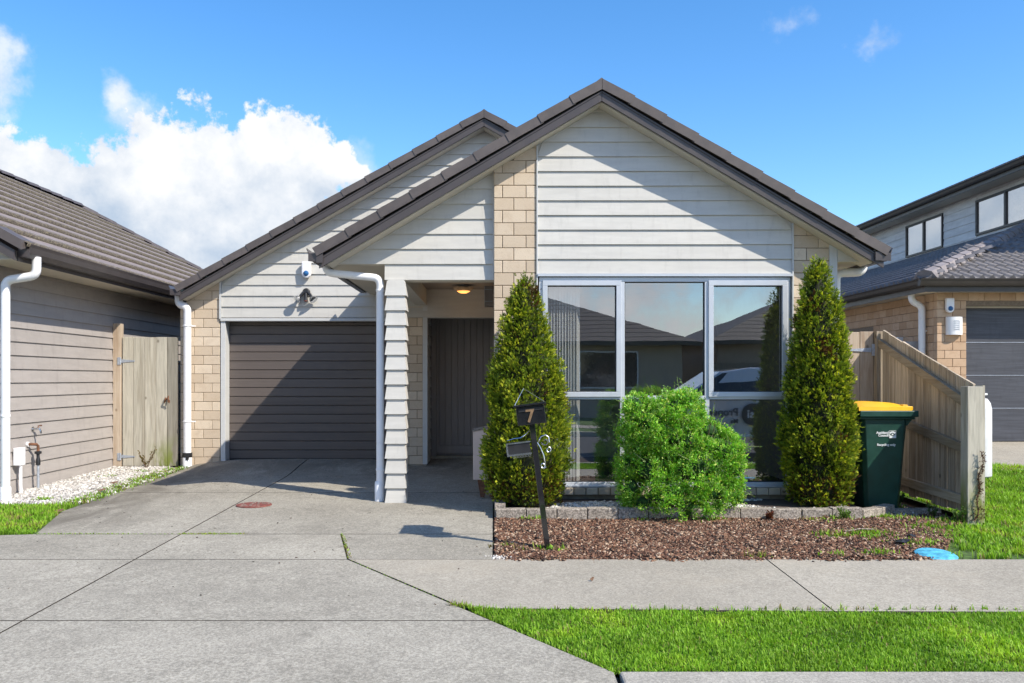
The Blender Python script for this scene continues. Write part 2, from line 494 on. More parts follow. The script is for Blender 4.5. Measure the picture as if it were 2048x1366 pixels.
class MB:
    def __init__(self):
        self.v = []; self.f = []; self.smooth = False

    def hexa(self, p):
        """p: 8 points, 4 bottom (ccw seen from above) then the 4 above them"""
        n = len(self.v)
        self.v += [tuple(q) for q in p]
        for f in ((3, 2, 1, 0), (4, 5, 6, 7), (0, 1, 5, 4), (1, 2, 6, 5), (2, 3, 7, 6), (3, 0, 4, 7)):
            self.f.append(tuple(n + i for i in f))
        return self

    def box(self, x0, x1, y0, y1, z0, z1):
        return self.hexa([(x0, y0, z0), (x1, y0, z0), (x1, y1, z0), (x0, y1, z0),
                          (x0, y0, z1), (x1, y0, z1), (x1, y1, z1), (x0, y1, z1)])

    def prism(self, poly, a, b, axis='y'):
        """extrude a 2D polygon along an axis; poly is (x,z) for y, (y,z) for x, (x,y) for z"""
        n = len(self.v); k = len(poly)
        for d in (a, b):
            for q in poly:
                if axis == 'y': self.v.append((q[0], d, q[1]))
                elif axis == 'x': self.v.append((d, q[0], q[1]))
                else: self.v.append((q[0], q[1], d))
        self.f.append(tuple(n + i for i in range(k)))
        self.f.append(tuple(n + k + i for i in reversed(range(k))))
        for i in range(k):
            j = (i + 1) % k
            self.f.append((n + i, n + k + i, n + k + j, n + j))
        return self

    def tube(self, pts, r, seg=10, cap=True):
        pts = [Vector(p) for p in pts]
        rs = r if isinstance(r, (list, tuple)) else [r] * len(pts)
        n0 = len(self.v)
        up = None
        for i, p in enumerate(pts):
            d = (pts[min(i + 1, len(pts) - 1)] - pts[max(i - 1, 0)]).normalized()
            if up is None:
                up = Vector((0, 0, 1)) if abs(d.z) < .9 else Vector((0, 1, 0))
            a = d.cross(up)
            if a.length < 1e-4: a = d.cross(Vector((1, 0, 0)))
            a.normalize()
            b = a.cross(d).normalized()
            up = b
            for k in range(seg):
                t = 2 * math.pi * k / seg
                self.v.append(tuple(p + a * math.cos(t) * rs[i] + b * math.sin(t) * rs[i]))
        for i in range(len(pts) - 1):
            for k in range(seg):
                k2 = (k + 1) % seg
                self.f.append((n0 + i * seg + k, n0 + i * seg + k2, n0 + (i + 1) * seg + k2, n0 + (i + 1) * seg + k))
        if cap:
            self.f.append(tuple(n0 + k for k in reversed(range(seg))))
            e = n0 + (len(pts) - 1) * seg
            self.f.append(tuple(e + k for k in range(seg)))
        self.smooth = True
        return self

    def lathe(self, c, prof, seg=20, axis='z'):
        """prof: (radius, height) pairs"""
        n0 = len(self.v)
        for (r, h) in prof:
            for k in range(seg):
                t = 2 * math.pi * k / seg
                a, b = r * math.cos(t), r * math.sin(t)
                if axis == 'z': q = (c[0] + a, c[1] + b, c[2] + h)
                elif axis == 'y': q = (c[0] + a, c[1] + h, c[2] + b)
                else: q = (c[0] + h, c[1] + a, c[2] + b)
                self.v.append(q)
        for i in range(len(prof) - 1):
            for k in range(seg):
                k2 = (k + 1) % seg
                self.f.append((n0 + i * seg + k, n0 + i * seg + k2, n0 + (i + 1) * seg + k2, n0 + (i + 1) * seg + k))
        self.f.append(tuple(n0 + k for k in reversed(range(seg))))
        e = n0 + (len(prof) - 1) * seg
        self.f.append(tuple(e + k for k in range(seg)))
        self.smooth = True
        return self

    def build(self, name, mat, parent=None, bevel=0, label=None, smooth=None):
        me = bpy.data.meshes.new(name)
        b = base_of(parent)
        me.from_pydata([(x - b.x, y - b.y, z - b.z) for x, y, z in self.v], [], self.f)
        bm = bmesh.new(); bm.from_mesh(me)
        bmesh.ops.recalc_face_normals(bm, faces=bm.faces)
        bm.to_mesh(me); bm.free()
        me.materials.append(M[mat] if isinstance(mat, str) else mat)
        o = bpy.data.objects.new(name, me)
        if self.smooth if smooth is None else smooth:
            for p in me.polygons: p.use_smooth = True
            me.set_sharp_from_angle(angle=math.radians(40))
        if bevel:
            md = o.modifiers.new('bevel', 'BEVEL'); md.width = bevel; md.segments = 2; md.limit_method = 'ANGLE'
        link(o, parent)
        WL[o] = b.copy()
        if parent is None: pass
        if label: o['label'] = label
        return o


_cache = {}


def chamfer_mesh(w, d, h, mat, face='y'):
    """a box centred on its origin whose outer face has softened edges"""
    key = (round(w, 3), round(d, 3), round(h, 3), mat, face)
    if key in _cache: return _cache[key]
    c = .004
    x, y, z = w / 2, d / 2, h / 2
    v = [(-x, -y + c, -z), (x, -y + c, -z), (x, -y + c, z), (-x, -y + c, z),
         (-x, y, -z), (x, y, -z), (x, y, z), (-x, y, z),
         (-x + c, -y, -z + c), (x - c, -y, -z + c), (x - c, -y, z - c), (-x + c, -y, z - c)]
    if face == 'x':   # outer face looks to -x
        v = [(q[1], -q[0], q[2]) for q in v]
    if face == 'z':   # outer face looks up
        v = [(q[0], q[2], -q[1]) for q in v]
    f = [(8, 9, 10, 11), (0, 1, 9, 8), (1, 2, 10, 9), (2, 3, 11, 10), (3, 0, 8, 11),
         (5, 4, 7, 6), (1, 0, 4, 5), (2, 1, 5, 6), (3, 2, 6, 7), (0, 3, 7, 4)]
    me = bpy.data.meshes.new('brick_mesh')
    me.from_pydata(v, [], f)
    bm = bmesh.new(); bm.from_mesh(me); bmesh.ops.recalc_face_normals(bm, faces=bm.faces); bm.to_mesh(me); bm.free()
    me.materials.append(M[mat])
    _cache[key] = me
    return me


def piece(name, x0, x1, y0, y1, z0, z1, mat, parent, face='y'):
    if face == 'x': me = chamfer_mesh(y1 - y0, x1 - x0, z1 - z0, mat, 'x')
    elif face == 'z': me = chamfer_mesh(x1 - x0, z1 - z0, y1 - y0, mat, 'z')
    else: me = chamfer_mesh(x1 - x0, y1 - y0, z1 - z0, mat, 'y')
    o = bpy.data.objects.new(name, me)
    o.location = Vector(((x0 + x1) / 2, (y0 + y1) / 2, (z0 + z1) / 2)) - base_of(parent)
    link(o, parent)
    return o


def fast_mesh(name, verts, faces, mat, tint=None, parent=None, smooth=False):
    """verts (N,3) array, faces (M,k) array; tint (N,3) colour per vertex"""
    b = base_of(parent)
    verts = np.asarray(verts, dtype=np.float32) - np.array(b, dtype=np.float32)
    faces = np.asarray(faces, dtype=np.int32)
    me = bpy.data.meshes.new(name)
    me.vertices.add(len(verts)); me.vertices.foreach_set('co', verts.ravel())
    k = faces.shape[1]
    me.loops.add(faces.size); me.loops.foreach_set('vertex_index', faces.ravel())
    me.polygons.add(len(faces))
    me.polygons.foreach_set('loop_start', np.arange(0, faces.size, k, dtype=np.int32))
    me.update(calc_edges=True)
    if tint is not None:
        at = me.color_attributes.new('tint', 'FLOAT_COLOR', 'POINT')
        cc = np.ones((len(verts), 4), dtype=np.float32); cc[:, :3] = tint
        at.data.foreach_set('color', cc.ravel())
    if smooth: me.polygons.foreach_set('use_smooth', np.ones(len(faces), dtype=bool))
    me.materials.append(M[mat])
    o = bpy.data.objects.new(name, me)
    link(o, parent)
    WL[o] = b.copy()
    return o


def text(name, s, size, mat, parent, loc, rot=(math.radians(90), 0, 0), ext=.001, bold=0.0, align='LEFT', sx=1.0, spacing=1.0, shear=0):
    cu = bpy.data.curves.new(name, 'FONT')
    cu.body = s; cu.size = size; cu.extrude = ext; cu.offset = bold; cu.align_x = align; cu.space_character = spacing
    cu.resolution_u = 4; cu.shear = shear
    o = bpy.data.objects.new(name + '_tmp', cu)
    COL.objects.link(o)
    bpy.context.view_layer.update()
    dg = bpy.context.evaluated_depsgraph_get()
    me = bpy.data.meshes.new_from_object(o.evaluated_get(dg))
    bpy.data.objects.remove(o)
    me.materials.clear(); me.materials.append(M[mat])
    for v_ in me.vertices: v_.co.x *= sx
    q = bpy.data.objects.new(name, me)
    q.location = Vector(loc) - base_of(parent)
    q.rotation_euler = rot
    link(q, parent)
    return q


def sm(a, b, x):
    t = max(0., min(1., (x - a) / (b - a)))
    return t * t * (3 - 2 * t)


def gz(x, y):
    z = .018 * (y - 8.5)
    if -4.3 < x < -1.1:
        z += .075 * sm(10.3, 11.7, y) * sm(-4.3, -3.55, x) * (1 - sm(-1.75, -1.15, x))
    if -1.15 <= x < .2:
        z += .045 * sm(11.6, 12.3, y)
    if x > 4.0:
        z += .19 * sm(8.5, 12.5, y) * sm(4.2, 5.6, x)
    if y < 3.6:
        z = .018 * (max(y, -4.6) - 8.5) * 1.0
    return z


def GP(px, py):
    """ground point under a pixel of the photograph"""
    Y = 1700 * (CH + .018 * 8.5) / ((py - 757) + 1700 * .018)
    return ((px - 988) * Y / 1700, Y)


def WX(px, Y): return (px - 988) * Y / 1700
def WZ(py, Y): return CH + (757 - py) * Y / 1700


# ================================================================== TEXTS FIRST (few objects yet)
# the recycling bin stands beside the front corner of the house
bx, by = 3.705, 8.05
BW = .245
bin_ = thing('recycling_bin', (bx, by + .3, gz(bx, by)), 'green wheelie recycling bin with yellow lid beside the right conifer', 'recycling bin')
bz = gz(bx, by)
mb = MB()
prof = [(.0, .163, .0, .50), (.02, .167, .0, .52), (.87, .222, .0, .56)]
for i, (h, hw, y0, y1) in enumerate(prof):
    c = .035
    for (ax, ay) in ((-hw + c, y0), (hw - c, y0), (hw, y0 + c), (hw, y1 - c), (hw - c, y1), (-hw + c, y1), (-hw, y1 - c), (-hw, y0 + c)):
        mb.v.append((bx + ax, by + ay + (.045 - .045 * h / .87), bz + h))
for i in range(2):
    for k in range(8):
        k2 = (k + 1) % 8
        mb.f.append((i * 8 + k, i * 8 + k2, (i + 1) * 8 + k2, (i + 1) * 8 + k))
mb.f.append(tuple(range(7, -1, -1))); mb.f.append(tuple(range(16, 24)))
mb.build('body', 'bin', bin_, bevel=.006, smooth=False)
mb = MB()
mb.box(bx - .255, bx + .298, by - .045, by + .60, bz + .885, bz + .945)
mb.box(bx - .245, bx + .275, by - .02, by + .57, bz + .86, bz + .886)
mb.build('rim', 'bin', bin_, bevel=.008)
mb = MB()
mb.hexa([(bx + .21, by + .02, bz + .80), (bx + .22, by + .02, bz + .80), (bx + .22, by + .45, bz + .80), (bx + .21, by + .45, bz + .80),
         (bx + .21, by + .02, bz + .862), (bx + .27, by + .02, bz + .862), (bx + .27, by + .45, bz + .862), (bx + .21, by + .45, bz + .862)])
mb.build('side_bracket', 'bin', bin_, bevel=.004)
mb = MB()
n = 12
for i in range(n + 1):                     # domed lid
    t = i / n
    x = bx - .262 + .50 * t
    zt = bz + .945 + .028 + .05 * math.sin(math.pi * min(1, t * 1.02)) ** .6
    for (yy, zz) in ((by - .035, bz + .943), (by - .03, bz + .98), (by + .08, zt), (by + .5, zt), (by + .59, bz + .97), (by + .59, bz + .943)):
        mb.v.append((x, yy, zz))
for i in range(n):
    for k in range(5):
        a = i * 6 + k
        mb.f.append((a, a + 1, a + 7, a + 6))
mb.f.append(tuple(range(6))); mb.f.append(tuple(n * 6 + k for k in reversed(range(6))))
mb.build('lid', 'lid', bin_, bevel=0, smooth=True)
mb = MB(); mb.box(bx + .09, bx + .255, by - .02, by + .09, bz + .946, bz + .985); mb.box(bx + .165, bx + .215, by, by + .09, bz + .985, bz + 1.0)
mb.build('lid_hinge', 'lid', bin_, bevel=.006)
for sx_ in (-1, 1):
    MB().lathe((bx + sx_ * .21, by + .56, bz + .10), [(.06, -.02), (.1, -.02), (.1, .02), (.06, .02)], 18, 'x').build('wheel', 'tyre', bin_)
fy = by + .030 - .006
k_ = math.atan2(.045, .87)
RT = (math.radians(90) + k_ * -1, 0, 0)


def bin_y(h): return by + .045 - .045 * h / .87 - .003


RT = (math.radians(90) + math.atan(.045 / .87), 0, 0)
text('print', 'Auckland', .031, 'print', bin_, (bx + .034, bin_y(.72), bz + .725), RT, bold=.0012, align='RIGHT', spacing=1.0)
text('print', 'Council', .031, 'print', bin_, (bx + .034, bin_y(.70), bz + .699), RT, bold=.0012, align='RIGHT', spacing=1.0)
text('print', 'Recycling only', .0305, 'print', bin_, (bx + .102, bin_y(.61), bz + .610), RT, bold=.0009, align='RIGHT')
mb = MB()                                   # council emblem: square frame, flower arcs and waves
ex, ez, es = bx + .072, bz + .722, .033


def flatring(mb, cx, cz, r0, r1, a0, a1, n=14):
    for i in range(n):
        a, b = a0 + (a1 - a0) * i / n, a0 + (a1 - a0) * (i + 1) / n
        pts = [(cx + r0 * math.cos(a), cz + r0 * math.sin(a)), (cx + r1 * math.cos(a), cz + r1 * math.sin(a)),
               (cx + r1 * math.cos(b), cz + r1 * math.sin(b)), (cx + r0 * math.cos(b), cz + r0 * math.sin(b))]
        hh = pts[0][1] - bz
        mb.prism(pts, bin_y(pts[0][1] - bz) - .001, bin_y(hh) + .002)


for (a, b, c, d) in ((-1, 1, .92, 1), (-1, 1, -1.15, -.62), (-1, -.92, -1, 1), (.92, 1, -1, 1)):
    y_ = bin_y(ez - bz)
    mb.box(ex + a * es, ex + b * es, y_ - .002, y_ + .003, ez + c * es, ez + d * es)
flatring(mb, ex, ez - .014, .034, .040, .7, 2.44)
flatring(mb, ex, ez - .010, .022, .030, .5, 2.64)
flatring(mb, ex, ez - .004, .0, .008, 0, 6.28)
flatring(mb, ex - .018, ez - .008, .006, .012, 2.6, 5.6, 8)
flatring(mb, ex + .018, ez - .008, .006, .012, 3.8, 6.8, 8)
mb.build('emblem', 'print', bin_)

# ---- letterbox with house number
LX, LY = GP(1095, 1097)
LZ = gz(LX, LY)
lb = thing('letterbox', (LX, LY, LZ), 'leaning black metal letterbox with bronze number 7 in the bark bed', 'letterbox')
s_l = 1700 / LY
lean = Vector((-.125, 0, 1)).normalized()


def lbp(h, dx_=0, dy_=0):
    """point h up the leaning post, dx to its right"""
    r = Vector((1, 0, .125)).normalized()
    return Vector((LX, LY, LZ)) + lean * h + r * dx_ + Vector((0, dy_, 0))


def lbbox(mb, h0, h1, x0, x1, y0, y1):
    mb.hexa([lbp(h0, x0, y0), lbp(h0, x1, y0), lbp(h0, x1, y1), lbp(h0, x0, y1),
             lbp(h1, x0, y0), lbp(h1, x1, y0), lbp(h1, x1, y1), lbp(h1, x0, y1)])
    return mb


lbbox(MB(), -.12, .96, -.021, .021, -.021, .021).build('post', 'black', lb, bevel=.003)
lbbox(MB(), .945, 1.085, -.107, .105, -.07, .24).build('box', 'black', lb, bevel=.003)
mb = MB()
A = [lbp(1.087, -.125, -.10), lbp(1.087, .118, -.10), lbp(1.087, .118, .26), lbp(1.087, -.125, .26)]
B = [lbp(1.10, -.125, -.10), lbp(1.10, .118, -.10), lbp(1.10, .118, .26), lbp(1.10, -.125, .26)]
mb.hexa(A + B)
mb.build('roof', 'black', lb, bevel=.002)
m0 = MB(); m0.tube([lbp(1.10, -.11, .0), lbp(1.215, -.028, .05), lbp(1.10, .112, .0)], .0022, 5); m0.build('lid_outline', 'chrome', lb)  # bright outline added in place of the reflective raised lid
lbbox(MB(), 1.045, 1.066, -.09, .09, -.076, -.068).build('slot_flap', 'blackpl', lb)
q = text('house_number', '7', .135, 'brass', lb, lbp(.965, -.042, -.0735), (math.radians(90), -math.atan(.125) * 1.0, 0), ext=.004, bold=.003, shear=0)
mb = MB()                                   # paper holder with pale frame
lbbox(mb, .735, .815, -.205, -.035, -.02, .14)
mb.build('paper_holder', 'blackpl', lb)
mb = MB()
lbbox(mb, .812, .822, -.215, -.028, -.028, -.018); lbbox(mb, .722, .735, -.215, -.028, -.028, -.018)
lbbox(mb, .735, .812, -.215, -.203, -.028, -.018)
mb.build('holder_frame', 'chrome', lb)


def scroll(cx, cz, r, a0, turns, n=22, grow=.35, off=0):
    pts = []
    for i in range(n + 1):
        t = i / n
        a = a0 + turns * 2 * math.pi * t
        rr = r * (1 - (1 - grow) * t)
        pts.append(lbp(cz + rr * math.sin(a), cx + rr * math.cos(a), off))
    return pts


mb = MB()
mb.tube([lbp(.80, .022, 0), lbp(.76, .04, 0), lbp(.70, .058, 0), lbp(.63, .062, 0), lbp(.60, .05, 0)], .0045, 6)
mb.tube(scroll(.046, .625, .024, -.6, -.95), .0045, 6)
mb.tube(scroll(.082, .80, .030, 3.2, .9), .0045, 6)
mb.tube(scroll(.098, .735, .022, 1.2, -.95), .0045, 6)
mb.tube([lbp(.80, .028, 0), lbp(.84, .055, 0), lbp(.85, .09, 0), lbp(.83, .112, 0), lbp(.79, .112, 0)], .0045, 6)
mb.build('scroll_bracket', 'chrome', lb)
mb = MB()
for k in range(7):
    mb.tube(scroll(-.165 + k * .02, .712, .0085, 0, 1.0, 10, .9), .0022, 5)
mb.tube([lbp(.84, -.2, 0), lbp(.85, -.15, 0), lbp(.85, -.1, 0), lbp(.87, -.06, 0), lbp(.90, -.02, 0)], .004, 6)
mb.build('scroll_trim', 'chrome', lb)

# ---- parked car on the street, seen in the window
cx0, cy0 = 4.45, .95
cz0 = gz(4, .9)
car = thing('parked_car', (cx0, cy0, cz0), 'white car with dark round logo parked in the street, mirrored in the window', 'car')
prof_lo = [(-2.15, .35), (-2.18, .62), (-2.05, .80), (-1.25, .97), (-.85, 1.02), (1.75, 1.06), (2.05, 1.02), (2.12, .6), (2.08, .32)]
mb = MB()
nn = len(prof_lo)
for (yy, ins) in ((-.86, .03), (-.90, 0), (.90, 0), (.86, .03)):
    for (a, h) in prof_lo:
        mb.v.append((cx0 + a * (1 - ins * .3), cy0 + yy, cz0 + h - (ins if h > .5 else 0)))
for j in range(3):
    for i in range(nn):
        i2 = (i + 1) % nn
        mb.f.append((j * nn + i, j * nn + i2, (j + 1) * nn + i2, (j + 1) * nn + i))
mb.f.append(tuple(range(nn))); mb.f.append(tuple(3 * nn + i for i in reversed(range(nn))))
mb.build('body', 'carpaint', car, bevel=.03, smooth=True)
cab = [(-1.2, .96), (-.35, 1.50), (.2, 1.575), (1.35, 1.55), (1.85, 1.05)]
mb = MB()
for (yy, kk) in ((-.82, 0), (-.66, 1), (.66, 1), (.82, 0)):
    pass
for (sg) in (-1, 1):
    for (a, h) in cab:
        w_ = .86 if h < 1.1 else .68
        mb.v.append((cx0 + a, cy0 + sg * w_, cz0 + h))
nc = len(cab)
mb.f.append(tuple(range(nc))); mb.f.append(tuple(nc + i for i in reversed(range(nc))))
for i in range(nc):
    i2 = (i + 1) % nc
    mb.f.append((i, nc + i, nc + i2, i2))
mb.build('cabin', 'carpaint', car, bevel=.03)
mb = MB()
for sg in (-1, 1):
    for (p0, p1, q0, q1) in (((-.98, 1.08), (-.32, 1.47), (.35, 1.08), (.35, 1.52)), ((.42, 1.08), (.42, 1.52), (1.70, 1.10), (1.32, 1.50))):
        def yy_(h): return sg * (.86 - .18 * (h - 1.0) / .5 + .008)
        for (a, h) in (p0, q0, q1, p1):
            mb.v.append((cx0 + a, cy0 + yy_(h), cz0 + h))
        n = len(mb.v); mb.f.append((n - 4, n - 3, n - 2, n - 1))
mb.build('side_glass', 'carglass', car)
for a in (-1.4, 1.35):
    for sg in (-1, 1):
        w = MB().lathe((cx0 + a, cy0 + sg * .80, cz0 + .32), [(.2, -.1), (.31, -.1), (.32, 0), (.31, .11), (.2, .11)], 24, 'y').build('wheel', 'tyre', car)
        MB().lathe((cx0 + a, cy0 + sg * .80, cz0 + .32), [(.05, .115 * sg), (.20, .112 * sg), (.205, .10 * sg)], 20, 'y').build('rim', 'zinc', w)
mb = MB()
mb.lathe((cx0 + .18, cy0 + .900, cz0 + .74), [(.0001, .0), (.20, .0), (.20, .006), (.0001, .006)], 32, 'y')
mb.build('logo_disc', 'logo', car)
RC = (math.radians(90), 0, math.radians(180))
text('print', 'csi', .21, 'carpaint', car, (cx0 + .18, cy0 + .910, cz0 + .68), RC, align='CENTER', bold=.004)
text('print', 'Property', .19, 'logo', car, (cx0 - .08, cy0 + .905, cz0 + .72), RC, bold=.003)
text('print', 'Ma', .12, 'logo', car, (cx0 - .08, cy0 + .905, cz0 + .58), RC, bold=.002)

# ================================================================== SETTING
def slab(name, poly, mat, parent, dz_=0.0, skirt=.08, cuts=()):
    bm = bmesh.new()
    vs = [bm.verts.new((x, y, 0)) for x, y in poly]
    bm.faces.new(vs)
    bmesh.ops.triangulate(bm, faces=bm.faces)
    for (ax, val) in cuts:
        co = (val, 0, 0) if ax == 'x' else (0, val, 0)
        no = (1, 0, 0) if ax == 'x' else (0, 1, 0)
        bmesh.ops.bisect_plane(bm, geom=list(bm.verts) + list(bm.edges) + list(bm.faces), plane_co=co, plane_no=no)
    bmesh.ops.recalc_face_normals(bm, faces=bm.faces)
    for f in bm.faces:
        if f.normal.z < 0: f.normal_flip()
    for v_ in bm.verts: v_.co.z = gz(v_.co.x, v_.co.y) + dz_
    if skirt:
        be = [e for e in bm.edges if e.is_boundary]
        r = bmesh.ops.extrude_edge_only(bm, edges=be)
        for g in r['geom']:
            if isinstance(g, bmesh.types.BMVert): g.co.z -= skirt
        bmesh.ops.recalc_face_normals(bm, faces=bm.faces)
        up = sum(1 for f in bm.faces if f.normal.z > .9); dn = sum(1 for f in bm.faces if f.normal.z < -.9)
        if dn > up:
            for f in bm.faces: f.normal_flip()
    if skirt:
        for f in bm.faces:
            if abs(f.normal.z) < .5: f.material_index = 1
    me = bpy.data.meshes.new(name); bm.to_mesh(me); bm.free()
    me.materials.append(M[mat])
    if skirt: me.materials.append(M['joint'])
    o = bpy.data.objects.new(name, me)
    link(o, parent)
    WL[o] = Vector((0, 0, 0))
    return o


def inset(poly, d):
    """shrink a convex polygon by d"""
    n = len(poly); out = []
    area = sum(poly[i][0] * poly[(i + 1) % n][1] - poly[(i + 1) % n][0] * poly[i][1] for i in range(n))
    sg = 1 if area > 0 else -1
    for i in range(n):
        p0, p1, p2 = Vector(poly[i - 1]), Vector(poly[i]), Vector(poly[(i + 1) % n])
        e1, e2 = (p1 - p0).normalized(), (p2 - p1).normalized()
        n1, n2 = Vector((-e1.y, e1.x)) * sg, Vector((-e2.y, e2.x)) * sg
        bis = (n1 + n2)
        k = d / max(.2, bis.dot(n1) / bis.length) / bis.length
        out.append(tuple(p1 + bis * k))
    return out


ycuts = [('y', 9.6 + .22 * i) for i in range(12)] + [('x', -4.3 + .2 * i) for i in range(16)]
# ground sheet out to the horizon
gx = [-900, -60, -20, -8] + [-6 + .5 * i for i in range(33)] + [14, 20, 60, 900]
gy = [-900, -60, -30, -12, -5, -4.6, 0, 3.0] + [3.6 + .45 * i for i in range(25)] + [16, 20, 40, 90, 900]


def gground(x, y):
    z = gz(max(-7, min(12, x)), min(y, 14)) - .09
    return z


gv = [(x, y, gground(x, y)) for y in gy for x in gx]
gf = [(j * len(gx) + i, j * len(gx) + i + 1, (j + 1) * len(gx) + i + 1, (j + 1) * len(gx) + i) for j in range(len(gy) - 1) for i in range(len(gx) - 1)]
me = bpy.data.meshes.new('ground'); me.from_pydata(gv, [], gf); me.materials.append(M['soil'])
ground = bpy.data.objects.new('ground', me); COL.objects.link(ground); tag(ground, kind='structure')

drive = slab('driveway', [(-4.1, 11.75), (-4.09, 8.0), (-3.75, 6.9), (-6.5, 6.55), (-6.5, 3.4), (.5, 3.4), (.56, 3.82), (-.1, 4.83), (.0, 6.03), (.0, 12.3), (-1.5, 12.3)], 'joint', None, -.022, 0, ycuts)
tag(drive, kind='structure')
J = .0065
slabs = [
    ([(-4.06, 9.16), (-2.55, 9.16), (-2.55, 11.78), (-4.06, 11.56)], ycuts),
    ([(-2.55, 9.16), (-.005, 9.16), (-.005, 12.33), (-1.25, 12.33), (-1.25, 11.78), (-2.55, 11.78)], ycuts),
    ([(-4.07, 8.0), (-3.74, 6.93), (-2.55, 6.93), (-2.55, 9.16), (-4.06, 9.16)], ()),
    ([(-2.55, 6.93), (-.005, 6.93), (-.005, 9.16), (-2.55, 9.16)], ()),
    ([(-6.4, 6.035), (-2.55, 6.035), (-2.55, 6.93), (-3.74, 6.93), (-6.4, 6.52)], ()),
    ([(-2.55, 6.035), (-1.037, 6.035), (-1.247, 6.93), (-2.55, 6.93)], ()),
    ([(-1.037, 6.035), (-.005, 6.035), (-.005, 6.93), (-1.247, 6.93)], ()),
    ([(-6.4, 4.6), (-2.55, 4.6), (-2.55, 6.035), (-6.4, 6.035)], ()),
    ([(-2.55, 4.6), (-.01, 4.6), (-1.037, 6.035), (-2.55, 6.035)], ()),
    ([(-6.4, 3.45), (-2.55, 3.45), (-2.55, 4.6), (-6.4, 4.6)], ()),
    ([(-2.55, 3.45), (.545, 3.45), (.545, 3.83), (-.01, 4.6), (-2.55, 4.6)], ()),
]
for p, c in slabs:
    o = slab('concrete_slab', inset(p, J), 'drive', drive, 0, .03, c)
path = slab('footpath', [(-1.0, 6.03), (9, 6.03), (9, 4.74), (-.08, 4.82)], 'joint', None, -.022, 0)
tag(path, kind='structure')
for p in ([(-1.037 + .004, 6.035), (1.935, 6.035), (1.91, 4.77), (-.168, 4.83)], [(1.935, 6.035), (4.9, 6.035), (4.9, 4.735), (1.91, 4.77)], [(4.9, 6.035), (7.9, 6.035), (7.9, 4.72), (4.9, 4.735)]):
    slab('concrete_slab', inset(p, .005), 'path', path, .001, .03)
# kerb and road
mb = MB()
kz = gz(1, 3.75)
for i in range(3):
    x0 = .56 + i * 3.2
    mb.hexa([(x0 + .003, 3.55, kz - .3), (x0 + 3.197, 3.55, kz - .3), (x0 + 3.197, 3.82, kz - .3), (x0 + .003, 3.82, kz - .3),
             (x0 + .003, 3.66, kz + .006), (x0 + 3.197, 3.66, kz + .006), (x0 + 3.197, 3.82, kz + .012), (x0 + .003, 3.82, kz + .012)])
kerb = mb.build('kerb', 'kerb', None, bevel=.012); tag(kerb, kind='structure')
rz = kz - .13
me_r = MB().box(-60, 60, -4.2, 3.44, rz - .1, rz).build('road', 'asphalt'); tag(me_r, kind='structure')
fk = MB().box(-40, 40, -4.4, -4.2, rz - .1, rz + .12).build('far_kerb', 'kerb'); tag(fk, kind='structure')
fb = MB().box(-40, 40, -6.0, -4.4, rz - .1, rz + .115).build('far_verge', 'turf'); tag(fb, kind='structure')
fp = MB().box(-40, 40, -7.4, -6.0, rz - .1, rz + .125).build('far_footpath', 'path'); tag(fp, kind='structure')
fl = MB().box(-40, 40, -45, -7.4, rz - .1, rz + .13).build('far_lawn', 'turf'); tag(fl, kind='structure')

berm_poly = [(-.10, 4.80), (.57, 3.835), (8, 3.835), (8, 4.70), (1.91, 4.755)]
berm = slab('verge_ground', berm_poly, 'turf', None, -.012, 0); tag(berm, kind='structure')
lawnR = [(3.15, 6.05), (9, 6.05), (9, 10.4), (5.9, 10.9), (4.32, 10.9), (4.32, 7.45), (3.75, 7.1)]
lr = slab('lawn_ground', lawnR, 'turf', None, -.015, 0, [('y', 8.5 + .5 * i) for i in range(6)] + [('x', 4.2 + .4 * i) for i in range(6)]); tag(lr, kind='structure')
lawnL = [(-7, 6.50), (-3.745, 6.945), (-4.065, 8.0), (-4.065, 8.5), (-7, 8.7)]
ll = slab('side_lawn_ground', lawnL, 'turf', None, -.012, 0); tag(ll, kind='structure')
nd_ = slab('neighbour_driveway', [(4.8, 10.9), (5.9, 10.95), (6.1, 10.4), (12, 10.1), (12, 13.2), (4.8, 13.2)], 'path', None, -.004, .03, [('y', 10.9 + .4 * i) for i in range(6)] + [('x', 5.2), ('x', 5.6)]); tag(nd_, kind='structure')

# round rusty cover set in the driveway
mcx, mcy = GP(508, 1010.5)
mc = MB().lathe((mcx, mcy, gz(mcx, mcy)), [(.165, -.01), (.172, .004), (.168, .009), (.001, .011)], 32).build('inspection_cover', 'cover_red')
tag(mc, 'round rust red metal inspection cover set in the driveway', 'inspection cover')
mb = MB()
for i in range(26):
    a = random.random() * 6.28; r = .15 * math.sqrt(random.random())
    x, y = mcx + r * math.cos(a), mcy + r * math.sin(a); w = random.uniform(.006, .014)
    mb.box(x - w, x + w, y - w * .7, y + w * .7, gz(x, y) + .008, gz(x, y) + .0135)
mb.build('raised_stud', 'pebble' if False else 'edging', mc)['kind'] = 'stuff'

# ================================================================== OUR HOUSE
FY = 8.5; GY = 11.56
house = thing('brick_and_weatherboard_house', (0, FY, 0), 'single storey house with cream brick piers, pale weatherboards and brown tiled gables', 'house')
AX, AZ, S1 = 1.049, 4.162, .592      # front gable apex and slope
BX, BZ, S2 = -.133, 4.826, .5735     # garage gable


def zf(x): return AZ - S1 * abs(x - AX)
def zr(x): return BZ - S2 * abs(x - BX)


def xl(z, d=.225): return AX - (AZ - d - z) / S1
def xr(z, d=.225): return AX + (AZ - d - z) / S1


